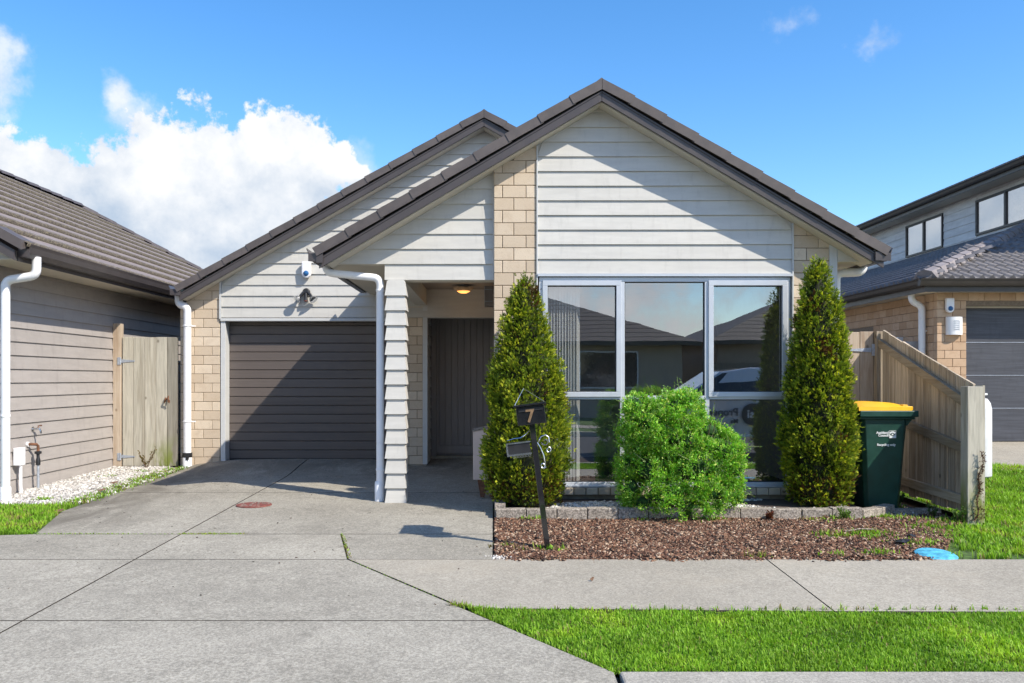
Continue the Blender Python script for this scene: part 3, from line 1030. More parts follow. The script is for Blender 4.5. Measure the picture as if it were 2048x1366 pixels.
def weatherboard(parent, xa, xb, z0, z1, y, limL=None, limR=None, mat='clad', axis='y', name='weatherboard', ov=.012):
    """bevel-back board; its bottom edge stands proud of the board below; ends may be cut by the roof line"""
    mb = MB()
    b0, b1 = xa, xb
    t0, t1 = xa, xb
    zt = z1 + ov
    if limL: b0 = max(xa, limL(z0)); t0 = max(xa, limL(z1))
    if limR: b1 = min(xb, limR(z0)); t1 = min(xb, limR(z1))
    if b1 - b0 < .03: return None
    if t1 < t0:
        t0 = t1 = (t0 + t1) / 2
        if limL and limR:
            # apex inside this board
            zt = z1
    pts = [(b0, y - .025, z0), (b1, y - .025, z0), (b1, y, z0), (b0, y, z0),
           (t0, y - .009, zt if not limL else z1), (t1, y - .009, zt if not limR else z1), (t1, y, z1), (t0, y, z1)]
    if axis == 'x+':   # wall looking to +x: swap
        pts = [(q[1], q[0], q[2]) for q in pts]
        pts = [(2 * y - q[0], q[1], q[2]) for q in pts]
    if axis == 'x-':
        pts = [(q[1], q[0], q[2]) for q in pts]
    mb.hexa(pts)
    return mb.build(name, mat, parent)


# --- front gable wall: weatherboards over the big window
wall = MB()
wall.prism([(.43, 2.27), (2.98, 2.27), (2.98, xr and min(AZ - .225 - S1 * (2.98 - AX), 4)), (AX, AZ - .225), (.43, AZ - .225 - S1 * (AX - .43))], FY, FY + .1)
gable = wall.build('gable_wall', 'clad', house)
z = 2.287
while z < AZ - .25:
    weatherboard(gable, .436, 2.974, z, z + .146, FY, lambda q: xl(q), lambda q: xr(q))
    z += .146
MB().box(2.974, 2.986, FY - .035, FY + .02, .1, 2.79).build('corner_trim', 'trim', house)
MB().box(.424, .437, FY - .035, FY + .02, .1, 3.56).build('corner_trim', 'trim', house)
MB().box(.437, 2.974, FY - .045, FY + .03, 2.258, 2.284).build('window_flashing', 'alu', house)


def brick_pier(parent, name, x0, x1, y0, zlist, cutfun, layouts, y_depth=.09, mat='brick', gap=.006, zbase=.07):
    """zlist: (z0, z1, layout index); cutfun(x) gives the roof line over the pier, layouts: lists of joints"""
    top = max(z for _, z, _ in zlist)
    core = MB()
    if cutfun:
        zl, zr_ = min(top, cutfun(x0)), min(top, cutfun(x1))
        pts = [(x0 + .008, zbase)] + [(x1 - .008, zbase), (x1 - .008, zr_ - .004), (x0 + .008, zl - .004)]
        core.prism(pts, y0 + .008, y0 + y_depth + .06)
    else:
        core.box(x0 + .008, x1 - .008, y0 + .008, y0 + y_depth + .06, zbase, top)
    w = core.build(name, 'mortar', parent)
    for (a, b, li) in zlist:
        js = [x0 - gap / 2] + list(layouts[li]) + [x1 + gap / 2]
        for i in range(len(js) - 1):
            p, q = js[i] + gap / 2, js[i + 1] - gap / 2
            if q - p < .01: continue
            if cutfun:
                cl, cr = cutfun(p), cutfun(q)
                if max(cl, cr) < a + .02: continue
                if min(cl, cr) < b - gap:
                    h = MB()
                    zl_, zr2 = max(a + .002, min(b - gap, cl)), max(a + .002, min(b - gap, cr))
                    # a slanted top: five sided
                    poly = [(p, a), (q, a), (q, zr2)]
                    if (cl < b - gap) != (cr < b - gap):
                        xm = p + (b - gap - cl) / (cr - cl) * (q - p)
                        if p < xm < q: poly.append((xm, b - gap))
                    poly.append((p, zl_))
                    h.prism(poly, y0, y0 + y_depth)
                    h.build('brick', mat, w)
                    continue
            piece('brick', p, q, y0, y0 + y_depth, a, b - gap, mat, w)
    return w


LJ = .0
rows = []
n = -16
while 2.046 + n * .1248 < 3.75:
    a = 2.046 + n * .1248
    rows.append((max(a, .055), a + .1248, n % 2)); n += 1
brick_pier(house, 'brick_pier', 0, .422, FY - .02, rows, lambda x: AZ - .222 - S1 * (AX - x), [[.083, .318], [.196]], .11)
rows_r = [(a, b, li) for (a, b, li) in rows if a < 2.8]
brick_pier(house, 'brick_pier', 2.988, 3.343, FY - .02, rows_r, lambda x: AZ - .222 - S1 * (x - AX), [[3.237], [3.118]], .11)
MB().hexa([(3.345, FY - .02, .05), (3.425, FY - .02, .05), (3.425, FY + .1, .05), (3.345, FY + .1, .05),
           (3.345, FY - .02, zf(3.345) - .222), (3.425, FY - .02, zf(3.425) - .222), (3.425, FY + .1, zf(3.425) - .222), (3.345, FY + .1, zf(3.345) - .222)]).build('corner_post', 'trim', house)
# brick sill course and footing
sill = MB().box(.43, 2.98, FY + .01, FY + .12, .08, .148).build('brick_sill', 'mortar', house)
x = .43
while x < 2.96:
    piece('brick', x + .004, min(x + .117, 2.98), FY - .055, FY + .09, .083, .152, 'brick', sill)
    x += .121
MB().box(-.004, 3.43, FY + .005, FY + .14, -.25, .078).build('footing', 'footing', house)
# side and back walls (plain, out of the picture)
MB().box(3.30, 3.42, FY + .1, 18, -.2, 2.42).build('side_wall', 'clad', house)
MB().box(-4.24, -4.12, GY + .18, 18, -.2, 2.42).build('side_wall', 'mortar', house)
MB().box(-4.24, 3.42, 18, 18.1, -.2, 2.42).build('rear_wall', 'clad', house)

# --- big front window
win = MB()
wy0, wy1 = FY - .012, FY + .06


def fr(mb, x0, x1, z0, z1, y0=wy0, y1=wy1): mb.box(x0, x1, y0, y1, z0, z1)


fr(win, .45, 2.962, 2.205, 2.252); fr(win, .45, 2.962, .155, .205)
fr(win, .45, .497, .205, 2.205); fr(win, 2.915, 2.962, .205, 2.205)
fr(win, 1.258, 1.305, .205, 2.205); fr(win, 2.105, 2.152, .205, 2.205)
for (a, b) in ((.497, 1.258), (1.305, 2.105), (2.152, 2.915)):
    fr(win, a, b, 1.030, 1.068)
window = win.build('front_window', 'alu', house, bevel=.004)
mb = MB(); mb.box(.445, 2.967, FY - .045, FY + .02, .156, .176); mb.build('window_sill', 'alu', window, bevel=.003)
panes = [(.497, 1.258, 1.068, 2.205, True), (1.305, 2.105, 1.068, 2.205, False), (2.152, 2.915, 1.068, 2.205, True),
         (.497, 1.258, .205, 1.030, False), (1.305, 2.105, .205, 1.030, False), (2.152, 2.915, .205, 1.030, False)]
for (a, b, c, d, sash) in panes:
    if sash:
        s_ = MB(); w_ = .038
        y0, y1 = FY - .030, FY + .045
        s_.box(a - .012, b + .012, y0, y1, d - w_, d + .012); s_.box(a - .012, b + .012, y0, y1, c - .012, c + w_)
        s_.box(a - .012, a + w_, y0, y1, c + w_, d - w_); s_.box(b - w_, b + .012, y0, y1, c + w_, d - w_)
        s_.build('sash', 'alu', window, bevel=.003)
        a += w_; b -= w_; c += w_; d -= w_
    g = MB(); k = .007
    for q in ((a, a + k, c, d), (b - k, b, c, d), (a + k, b - k, c, c + k), (a + k, b - k, d - k, d)):
        g.box(q[0], q[1], FY + .004, FY + .03, q[2], q[3])
    g.build('seal', 'seal', window)
    g = MB(); g.v = [(a, FY + .022, c), (b, FY + .022, c), (b, FY + .022, d), (a, FY + .022, d)]; g.f = [(0, 1, 2, 3)]
    g.build('pane', 'glass', window)
# the room behind it
room = MB()
room.box(.02, .06, FY + .14, 12.4, .0, 2.42); room.box(3.25, 3.29, FY + .14, 12.4, .0, 2.42)
room.box(.02, 3.29, 12.4, 12.44, .0, 2.42); room.box(.02, 3.29, FY + .10, 12.44, 2.42, 2.45)
room.box(.06, .44, FY + .12, FY + .16, .05, 2.42); room.box(2.97, 3.29, FY + .12, FY + .16, .05, 2.42)
room.build('room_wall', 'room', house)
MB().box(.02, 3.29, FY + .14, 12.4, .06, .1).build('room_floor', 'carpet', house)
vb = thing('vertical_blind', (.6, FY + .16, .2), 'pale vertical blinds drawn back at the left of the front window', 'blind')
MB().box(.50, 2.92, FY + .14, FY + .19, 2.20, 2.24).build('head_rail', 'white', vb)
for i in range(13):
    xx = .515 + i * .0285
    a = math.radians(62 + random.uniform(-5, 5)); w_ = .044
    yy = FY + .165
    dx_, dy_ = math.cos(a) * w_, math.sin(a) * w_
    m2 = MB(); m2.hexa([(xx - dx_, yy - dy_, .20), (xx - dx_ + .0015, yy - dy_, .20), (xx + dx_ + .0015, yy + dy_, .20), (xx + dx_, yy + dy_, .20),
                        (xx - dx_, yy - dy_, 2.2), (xx - dx_ + .0015, yy - dy_, 2.2), (xx + dx_ + .0015, yy + dy_, 2.2), (xx + dx_, yy + dy_, 2.2)])
    m2.build('blind_slat', 'blind', vb)

# --- porch gable (left part of the front gable)
PY = 8.57
pw = MB()
pw.prism([(xl(2.402), 2.402), (-.002, 2.402), (-.002, AZ - .225 - S1 * (AX + .002))], PY, PY + .08)
porch = pw.build('porch_gable_wall', 'clad', house)
z = 2.392
while z < 3.55:
    weatherboard(porch, -1.70, -.012, z, z + .1512, PY, lambda q: xl(q, .225), None)
    z += .1512
weatherboard(porch, -1.10, -.012, 2.232, 2.392, PY + .002)
MB().box(-.014, -.001, PY - .036, PY + .03, 2.232, 3.50).build('corner_trim', 'trim', porch)
MB().box(-1.09, -.002, PY + .003, PY + .16, 2.225, 2.45).build('porch_beam', 'soffit', house)
MB().box(-1.07, -.915, 8.74, GY - .002, 2.237, 2.448).build('porch_beam', 'soffit', house)
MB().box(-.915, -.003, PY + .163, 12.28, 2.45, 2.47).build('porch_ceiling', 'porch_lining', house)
MB().box(-1.68, -1.092, PY + .003, GY - .002, 2.385, 2.399).build('eave_soffit', 'soffit', house)
MB().box(-1.09, -.002, PY + .163, GY - .15, 2.472, 2.49).build('eave_soffit', 'soffit', house)
# column
colm = MB().box(-1.062, -.902, 8.505, 8.665, -.08, 2.232).build('porch_column', 'clad', house)
z = -.003
i = 0
while z < 2.20:
    z1 = min(z + .148, 2.232)
    cb, ct = .028, .008
    m2 = MB()
    m2.hexa([(-1.062 - cb, 8.505 - cb, z), (-.902 + cb, 8.505 - cb, z), (-.902 + cb, 8.665 + cb, z), (-1.062 - cb, 8.665 + cb, z),
             (-1.062 - ct, 8.505 - ct, z1), (-.902 + ct, 8.505 - ct, z1), (-.902 + ct, 8.665 + ct, z1), (-1.062 - ct, 8.665 + ct, z1)])
    m2.build('weatherboard', 'clad', colm)
    # mitred soaker strips near the corners
    z += .148; i += 1

# --- garage wall
gw = MB()
gw.prism([(-3.72, 2.062), (1.0, 2.062), (1.0, zr(1.0) - .225), (BX, BZ - .225), (-3.72, zr(-3.72) - .225)], GY, GY + .1)
gwall = gw.build('garage_gable_wall', 'clad', house)
z = 2.068
while z < BZ - .25:
    weatherboard(gwall, -3.70, 1.0, z, z + .1476, GY, lambda q: BX - (BZ - .225 - q) / S2, lambda q: BX + (BZ - .225 - q) / S2)
    z += .1476
MB().box(-3.727, -3.702, GY - .035, GY + .05, 2.05, 2.62).build('corner_trim', 'trim', house)
rows_g = []
n = -1
while .174 + n * .1256 < 2.75:
    a = .174 + n * .1256
    rows_g.append((max(a, .03), a + .1256, n % 2)); n += 1
brick_pier(house, 'brick_pier', -4.262, -3.728, GY - .01, rows_g, lambda x: BZ - .222 - S2 * (BX - x), [[-4.19, -3.95], [-4.073, -3.833]], .11)
MB().box(-4.25, -3.73, GY + .0, GY + .14, -.25, .03).build('footing', 'footing', house)
rows_p = []
n = 0
while .07 + n * .1252 < 2.24:
    rows_p.append((.07 + n * .1252, .07 + (n + 1) * .1252, n % 2)); n += 1
brick_pier(house, 'brick_pier', -1.225, -.968, GY - .01, rows_p, None, [[-1.155], [-1.045]], .11)
MB().box(-1.235, -.955, GY - .02, GY + .16, -.2, .066).build('footing', 'footing', house)
MB().box(-.967, -.905, GY - .015, GY + .02, .075, 2.45).build('corner_trim', 'trim', house)
side = MB().box(-.99, -.925, GY + .02, 12.34, -.05, 2.45).build('porch_side_wall', 'clad', house)
z = .08
while z < 2.4:
    weatherboard(side, GY + .022, 12.28, z, min(z + .148, 2.45), -.93 + .0, mat='clad', axis='x+')
    z += .148
MB().box(.0, .1, FY + .1, 12.34, -.1, 2.45).build('porch_side_wall', 'clad', house)
MB().box(-.96, .0, 12.345, 12.40, -.1, 2.45).build('porch_rear_wall', 'frontdoor', house)
# garage opening trims
trim = MB(); trim.box(-3.715, -3.65, GY - .012, GY + .17, .10, 2.02); trim.box(-3.715, -1.23, GY - .032, GY + .17, 2.02, 2.058)
trim.build('garage_door_frame', 'trim', house, bevel=.004)
MB().box(-3.72, -1.22, GY + .205, GY + .3, .05, 2.1).build('garage_lining', 'blackpl', house)
gd = MB().box(-3.65, -1.23, GY + .185, GY + .2, .128, 2.02).build('garage_door', 'door', house)
ph = (2.02 - .130) / 15.4
for i in range(16):
    z0 = .130 + i * ph; z1 = min(z0 + ph, 2.018)
    m2 = MB(); y_ = GY + .17; c = .006
    if z1 - z0 < .03: continue
    m2.v = [(-3.648, y_, z0 + .004 + c), (-1.232, y_, z0 + .004 + c), (-1.232, y_, z1 - c), (-3.648, y_, z1 - c),
            (-3.648, y_ + .012, z0 + .003), (-1.232, y_ + .012, z0 + .003), (-1.232, y_ + .012, z1 - .001), (-3.648, y_ + .012, z1 - .001)]
    m2.f = [(0, 1, 2, 3), (4, 5, 1, 0), (3, 2, 6, 7), (0, 3, 7, 4), (1, 5, 6, 2), (5, 4, 7, 6)]
    m2.build('door_panel', 'door', gd)
MB().box(-3.64, -1.235, GY + .16, GY + .184, .118, .134).build('bottom_seal', 'seal', gd)

# --- front door
fd = MB(); dY = 12.3
fd.box(-.905, -.835, dY - .03, dY + .04, .12, 2.36); fd.box(-.06, .0, dY - .03, dY + .04, .12, 2.36); fd.box(-.835, -.06, dY - .03, dY + .04, 2.30, 2.36)
dfr = fd.build('front_door_frame', 'frontdoor', house, bevel=.003)
leaf = MB().box(-.835, -.06, dY + .012, dY + .04, .16, 2.30).build('front_door', 'frontdoor', house)
xx = -.80
MB().box(-.83, -.80, dY - .004, dY + .01, .16, 2.29).build('stile', 'frontdoor', leaf)
MB().box(-.80, -.065, dY - .004, dY + .01, .16, .27).build('stile', 'frontdoor', leaf)
MB().box(-.80, -.065, dY - .004, dY + .01, 2.23, 2.29).build('stile', 'frontdoor', leaf)
for i in range(8):
    x0 = -.797 + i * .0915
    piece('door_plank', x0 + .003, x0 + .0885, dY, dY + .012, .275, 2.225, 'frontdoor', leaf)
mb = MB(); mb.lathe((-.10, dY - .012, 1.22), [(.022, 0), (.026, .005), (.026, .012)], 14, 'y'); mb.tube([(-.10, dY - .02, 1.10), (-.10, dY - .045, 1.10), (-.155, dY - .05, 1.10)], .008, 6)
mb.tube([(-.10 + .03 * math.cos(a / 10 * 6.28), dY - .02, 1.22 + .03 * math.sin(a / 10 * 6.28)) for a in range(11)], .006, 6)
mb.build('handle', 'seal', leaf)
MB().box(-.9, .0, dY - .1, dY + .03, .0, .125).build('doorstep', 'footing', house)


# --- roofs
def rake(parent, ax_, az_, s, yb, side, ntile, run, tag_mat='tile'):
    """verge tiles + barge board along one rake. side -1 left, +1 right"""
    L = math.hypot(1, s)
    nrm = Vector((side * s, 0, 1)) / L
    dwn = Vector((side * 1, 0, -s)) / L
    apex = Vector((ax_, 0, az_))
    total = run * L
    step = total / ntile
    for i in range(ntile):
        a = apex + dwn * (i * step - (.0 if i == 0 else .012)) - nrm * .004
        b = apex + dwn * ((i + 1) * step + .010)
        if i == 0 and side == -1: pass
        h = .088
        y0, y1 = yb - .016, yb + .004
        m2 = MB()

        def q(p, n_, y): p_ = p + nrm * n_; return (p_.x, y, p_.z)
        am, bm_ = a, b
        if i == 0:   # cut plumb at the apex
            a_top = apex - Vector((0, 0, .012 * L)); a_bot = apex - Vector((0, 0, (h + .012) * L))
            A0, A1 = (a_top.x + side * .002, a_top.z), (a_bot.x + side * .002, a_bot.z)
        else:
            A0 = (a.x, a.z); A1 = ((a - nrm * h).x, (a - nrm * h).z)
        B0 = ((b + nrm * .006).x, (b + nrm * .006).z); B1 = ((b - nrm * (h - .004)).x, (b - nrm * (h - .004)).z)
        yL = y0 - .007
        pts = [(A1[0], y0, A1[1]), (B1[0], yL, B1[1]), (B1[0], y1, B1[1]), (A1[0], y1, A1[1]),
               (A0[0], y0, A0[1]), (B0[0], yL, B0[1]), (B0[0], y1, B0[1]), (A0[0], y1, A0[1])]
        m2.hexa(pts)
        # top flange of the tile running back on the roof
        k = nrm * .014
        pts = [(A0[0] - k.x, y0 + .0205, A0[1] - k.z), (B0[0] - k.x, y0 + .0205, B0[1] - k.z), (B0[0] - k.x, yb + .2, B0[1] - k.z), (A0[0] - k.x, yb + .2, A0[1] - k.z),
               (A0[0], y0 + .0205, A0[1]), (B0[0], y0 + .0205, B0[1]), (B0[0], yb + .2, B0[1]), (A0[0], yb + .2, A0[1])]
        m2.hexa(pts)
        m2.build('verge_tile', 'tile', parent)
    # barge board: plumb cut at the apex
    e = apex + dwn * total
    def band(d0, d1, y0, y1, mat, name, endx=0):
        m2 = MB()
        ex_ = e.x + endx
        ez_ = az_ - s * abs(ex_ - ax_)
        pts = [(ax_ + side * .002, y0, az_ - d1), (ex_, y0, ez_ - d1), (ex_, y1, ez_ - d1), (ax_ + side * .002, y1, az_ - d1),
               (ax_ + side * .002, y0, az_ - d0), (ex_, y0, ez_ - d0), (ex_, y1, ez_ - d0), (ax_ + side * .002, y1, az_ - d0)]
        m2.hexa(pts)
        m2.build(name, mat, parent)
    band(.142, .222, yb + .012, yb + .034, 'barge', 'barge_board', -side * .05)
    band(.128, .143, yb + .004, yb + .036, 'barge', 'barge_capping', -side * .05)
    band(.108, .2, yb + .036, yb + .055, 'seal', 'barge_backing', -side * .05)
    return e


FB = 8.252
roof_f = MB()
# stepped courses on both slopes of the front gable roof
def roof_slopes(mb, ax_, az_, s, y0, y1, runL, runR, y0R=None, thick=.03):
    L = math.hypot(1, s)
    for side_, run in ((-1, runL), (1, runR)):
        nrm = Vector((side_ * s, 0, 1)) / L; dwn = Vector((side_, 0, -s)) / L
        n = max(1, int(run * L / .365)); st = run * L / n
        ya = y0 if side_ < 0 or y0R is None else y0R
        for i in range(n):
            a = Vector((ax_, 0, az_)) + dwn * (i * st) - nrm * .030
            b = Vector((ax_, 0, az_)) + dwn * ((i + 1) * st + .01) - nrm * .014
            mb.hexa([(a.x, ya, a.z - .03), (b.x, ya, b.z - .03), (b.x, y1, b.z - .03), (a.x, y1, a.z - .03),
                     (a.x, ya, a.z), (b.x, ya, b.z), (b.x, y1, b.z), (a.x, y1, a.z)])
roof_slopes(roof_f, AX, AZ, S1, FB + .05, 12.6, 2.80, 2.79)
rf = roof_f.build('front_roof', 'tile', house)
rake(rf, AX, AZ, S1, FB, -1, 9, 2.80)
rake(rf, AX, AZ, S1, FB, 1, 9, 2.79)
RB = 11.31
roof_r = MB()
roof_slopes(roof_r, BX, BZ, S2, RB + .05, 18.3, 4.112, 4.11, 12.6)
m2 = roof_r
L = math.hypot(1, S2)
m2.hexa([(BX, RB + .05, BZ - .06), (1.06, RB + .05, zr(1.06) - .06), (1.06, 12.6, zr(1.06) - .06), (BX, 12.6, BZ - .06),
         (BX, RB + .05, BZ - .03), (1.06, RB + .05, zr(1.06) - .03), (1.06, 12.6, zr(1.06) - .03), (BX, 12.6, BZ - .03)])
rr_ = roof_r.build('garage_roof', 'tile', house)
rake(rr_, BX, BZ, S2, RB, -1, 13, 4.112)
rake(rr_, BX, BZ, S2, RB, 1, 4, 1.19)
# ridge tiles
def ridge(parent, ax_, az_, s, y0, y1):
    y = y0
    while y < y1:
        m2 = MB()
        w_ = .11
        m2.v = [(ax_ - w_, y, az_ - w_ * s - .006), (ax_, y, az_ + .012), (ax_ + w_, y, az_ - w_ * s - .006),
                (ax_ - w_, y + .4, az_ - w_ * s - .02), (ax_, y + .4, az_ - .002), (ax_ + w_, y + .4, az_ - w_ * s - .02)]
        m2.f = [(0, 1, 4, 3), (1, 2, 5, 4), (0, 2, 1)]
        m2.build('ridge_tile', 'tile', parent)
        y += .38
ridge(rf, AX, AZ, S1, FB + .03, 12.2)
ridge(rr_, BX, BZ, S2, RB + .03, 14.0)


# sloping verge soffits
def vsoffit(ax_, az_, s, y0, y1, x0, x1, d=.212):
    m2 = MB()
    def zz(x): return az_ - s * abs(x - ax_) - d
    m2.hexa([(x0, y0, zz(x0) - .012), (x1, y0, zz(x1) - .012), (x1, y1, zz(x1) - .012), (x0, y1, zz(x0) - .012),
             (x0, y0, zz(x0)), (x1, y0, zz(x1)), (x1, y1, zz(x1)), (x0, y1, zz(x0))])
    m2.build('verge_soffit', 'soffit', house)
vsoffit(AX, AZ, S1, FB + .06, PY + .05, -1.63, -.001); vsoffit(AX, AZ, S1, FB + .06, FY + .09, .0, AX - .001); vsoffit(AX, AZ, S1, FB + .06, FY + .09, AX + .001, 3.70)
vsoffit(BX, BZ, S2, RB + .06, GY + .09, -4.16, BX - .001); vsoffit(BX, BZ, S2, RB + .06, GY + .09, BX + .001, 1.0)
# right eave: fascia, soffit
MB().box(3.428, 3.73, FY - .03, 17.9, 2.405, 2.418).build('eave_soffit', 'soffit', house)
MB().hexa([(3.427, FY - .03, 2.42), (3.70, FY - .03, 2.42), (3.70, FY - .015, 2.42), (3.427, FY - .015, 2.42),
           (3.427, FY - .03, zf(3.427) - .215), (3.70, FY - .03, 2.425), (3.70, FY - .015, 2.425), (3.427, FY - .015, zf(3.427) - .215)]).build('eave_end', 'soffit', house)
MB().box(3.73, 3.75, FB + .06, 17.9, 2.40, 2.50).build('fascia', 'barge', house)
MB().box(-1.70, -1.68, FB + .06, GY - .26, 2.385, 2.47).build('fascia', 'barge', house)
MB().box(-4.21, -4.19, RB + .06, 18, 2.36, 2.44).build('fascia', 'barge', house)


def gutter(parent, x, z, side, y0, y1, mat='gutter', w=.115):
    """open curved-front gutter; x is its back, side the direction it looks"""
    pf = [(0, .10), (0, -.01), (.55, -.01), (.85, .03), (.97, .075), (1.08, .10), (1.02, .105), (.88, .07), (.78, .035), (.52, .0), (.06, .0), (.06, .10)]
    poly = [(x + side * a * w, z + b * 1.15) for a, b in pf]
    m2 = MB(); m2.prism(poly, y0, y1)
    m2.box(min(x, x + side * w * .9), max(x, x + side * w * .9), y0 - .003, y0 + .004, z - .008, z + .07)
    return m2.build('gutter', mat, parent)


gutter(house, -1.70, 2.385, -1, FB + .0, GY - .26)
gutter(house, -4.21, 2.36, -1, RB, 18)
gutter(house, 3.75, 2.39, 1, FB, 17.9)
m2 = MB(); m2.box(-1.725, -1.66, FB - .012, FB + .002, 2.362, 2.455); m2.build('gutter_end_cap', 'barge', house)
m2 = MB(); m2.box(3.70, 3.765, FB - .012, FB + .002, 2.385, 2.47); m2.build('gutter_end_cap', 'barge', house)
m2 = MB(); m2.box(-4.235, -4.17, RB - .012, RB + .002, 2.345, 2.43); m2.build('gutter_end_cap', 'barge', house)


def arc(p0, p1, p2, n=6, r=.06):
    """round the corner p1"""
    p0, p1, p2 = Vector(p0), Vector(p1), Vector(p2)
    a = p1 + (p0 - p1).normalized() * r; b = p1 + (p2 - p1).normalized() * r
    return [a.lerp(p1, t).lerp(p1.lerp(b, t), t) for t in [i / n for i in range(n + 1)]]


def pipe(name, pts, r, mat, parent, bend=.06, seg=14):
    out = [Vector(pts[0])]
    for i in range(1, len(pts) - 1):
        out += arc(pts[i - 1], pts[i], pts[i + 1], 6, bend)
    out.append(Vector(pts[-1]))
    return MB().tube(out, r, seg).build(name, mat, parent)


# downpipes: by the porch column, by the garage pier, at the right corner
dp = pipe('downpipe', [(-1.70, 8.60, 2.40), (-1.70, 8.60, 2.31), (-1.152, 8.60, 2.255), (-1.152, 8.60, 0.0)], .039, 'white_pipe', house, .075)
for zz in (2.13, .32): MB().lathe((-1.152, 8.60, zz), [(.041, -.012), (.044, -.008), (.044, .008), (.041, .012)], 16).build('pipe_bracket', 'white_pipe', dp)
MB().lathe((-1.160, 8.60, -.01), [(.047, 0), (.047, .20), (.043, .21)], 18).build('pipe_socket', 'white_pipe', dp)
for (px_, py_) in (): pass
yy = 11.46
dp = pipe('downpipe', [(-4.25, yy, 2.40), (-4.25, yy, 2.24), (-4.135, yy, 2.20), (-4.135, yy, .05)], .052, 'white_pipe', house, .055)
for zz in (1.95, .66):
    MB().lathe((-4.135, yy, zz), [(.056, -.01), (.06, -.006), (.06, .006), (.056, .01)], 16).build('pipe_bracket', 'white_pipe', dp)
    MB().box(-4.09, -4.03, yy + .01, yy + .03, zz - .008, zz + .008).build('pipe_bracket', 'white_pipe', dp)
MB().lathe((-4.135, yy, .0), [(.062, 0), (.062, .17), (.056, .18)], 18).build('pipe_socket', 'white_pipe', dp)
m2 = MB().lathe((-4.135, yy, .18), [(.064, 0), (.067, .02), (.064, .045), (.066, .06)], 14); m2.build('tape_wrap', 'blackpl', dp)
m2 = MB(); m2.v = [(-4.13, yy - .068, .185), (-4.085, yy - .066, .19), (-4.10, yy - .072, .135)]; m2.f = [(0, 1, 2)]
m2.box(-4.13, -4.09, yy - .07, yy - .064, .15, .19); m2.build('tape_end', 'blackpl', dp)
dp = pipe('downpipe', [(3.80, 8.75, 2.42), (3.80, 8.75, 2.335), (3.52, 8.75, 2.325), (3.50, 8.75, 0)], .044, 'white_pipe', house, .07)

# ------------------------------------------------------------------ fixtures on the house
def siren(X, Y, Z, label, sc=1.0):
    o = thing('alarm_siren', (X, Y, Z), label, 'alarm siren')
    w_, h0 = .062 * sc, .11 * sc
    poly = [(X - w_, Z + h0), (X - w_, Z - .05 * sc)] + [(X + w_ * math.cos(a), Z - .05 * sc + w_ * math.sin(a)) for a in [math.pi + i * math.pi / 10 for i in range(1, 10)]] + [(X + w_, Z - .05 * sc), (X + w_, Z + h0)]
    m2 = MB(); m2.prism(poly, Y - .06, Y); m2.build('case', 'siren', o, bevel=.014)
    MB().lathe((X, Y - .075, Z - .05 * sc), [(.001, -.008), (.022, -.004), (.036 * sc, .008), (.038 * sc, .02)], 20, 'y').build('lens', 'blue', o, )
    return o


siren(WX(615, GY), GY - .035, WZ(541, GY), 'white wall alarm siren with blue lens above the grey garage door')
sx, sz = WX(614, GY), WZ(592, GY)
fl_ = thing('security_light', (sx, GY - .03, sz), 'black twin spot security light on the weatherboards over the garage', 'security light')
m2 = MB().lathe((sx, GY - .06, sz + .05), [(.04, .0), (.052, .012), (.052, .03)], 16, 'y'); m2.build('base', 'blackpl', fl_)
for sg in (-1, 1):
    m2 = MB().tube([(sx + sg * .02, GY - .06, sz + .05), (sx + sg * .055, GY - .07, sz + .015), (sx + sg * .075, GY - .08, sz - .015)], .021, 8)
    arm = m2.build('arm', 'blackpl', fl_)
    c = Vector((sx + sg * .08, GY - .085, sz - .02)); d = Vector((sg * .5, -.42, -.6)).normalized()
    m2 = MB().tube([c, c + d * .035, c + d * .06], [.024, .052, .06], 16); m2.build('lamp_head', 'chrome', arm)
    m2 = MB().tube([c + d * .058, c + d * .068], [.058, .03], 16); m2.build('lamp_glass', 'glass_far', arm)
m2 = MB().tube([(sx, GY - .07, sz + .03), (sx, GY - .075, sz - .03), (sx, GY - .08, sz - .07)], [.022, .026, .028], 10); m2.build('sensor', 'blackpl', fl_)
MB().lathe((sx, GY - .08, sz - .085), [(.01, 0), (.026, .008), (.026, .02)], 12).build('sensor_lens', 'cover_red', fl_)

pl = thing('porch_lamp', (WX(927, 11), 11, 2.44), 'lit amber dome lamp on the porch ceiling', 'ceiling lamp')
lx = WX(927, 11)
MB().lathe((lx, 11, 2.435), [(.03, -.0), (.07, .0), (.07, .015)], 20).build('base', 'zinc', pl)
MB().lathe((lx, 11, 2.345), [(.001, 0), (.05, .008), (.09, .028), (.135, .062), (.14, .07)], 26).build('glass_bowl', 'lampglass', pl)
MB().lathe((lx, 11, 2.340), [(.001, .001), (.045, .006), (.075, .022), (.085, .03)], 22).build('lit_bowl', 'lamp', pl)
pt = bpy.data.lights.new('porch_bulb', 'POINT'); pt.energy = .35; pt.color = (1, .62, .3); pt.shadow_soft_size = .06
po = bpy.data.objects.new('porch_bulb', pt); po.location = Vector((lx, 11, 2.27)) - WL[pl]; po.parent = pl; COL.objects.link(po)
hx = thing('wall_heater_box', (-.03, 10.6, 2.2), 'slim grey box high on the right wall of the porch', 'wall box')
m2 = MB(); m2.box(-.115, -.01, 10.5, 10.8, 2.145, 2.385); m2.build('case', 'frontdoor', hx, bevel=.006)
m2 = MB(); m2.box(-.118, -.112, 10.49, 10.51, 2.15, 2.38); m2.box(-.118, -.02, 10.494, 10.502, 2.19, 2.198); m2.box(-.118, -.02, 10.494, 10.502, 2.335, 2.343); m2.build('bracket', 'zinc', hx)
mbx = thing('meter_box', (-.1, 8.95, .2), 'cream metal box fixed low on the brick pier beside the porch', 'meter box')
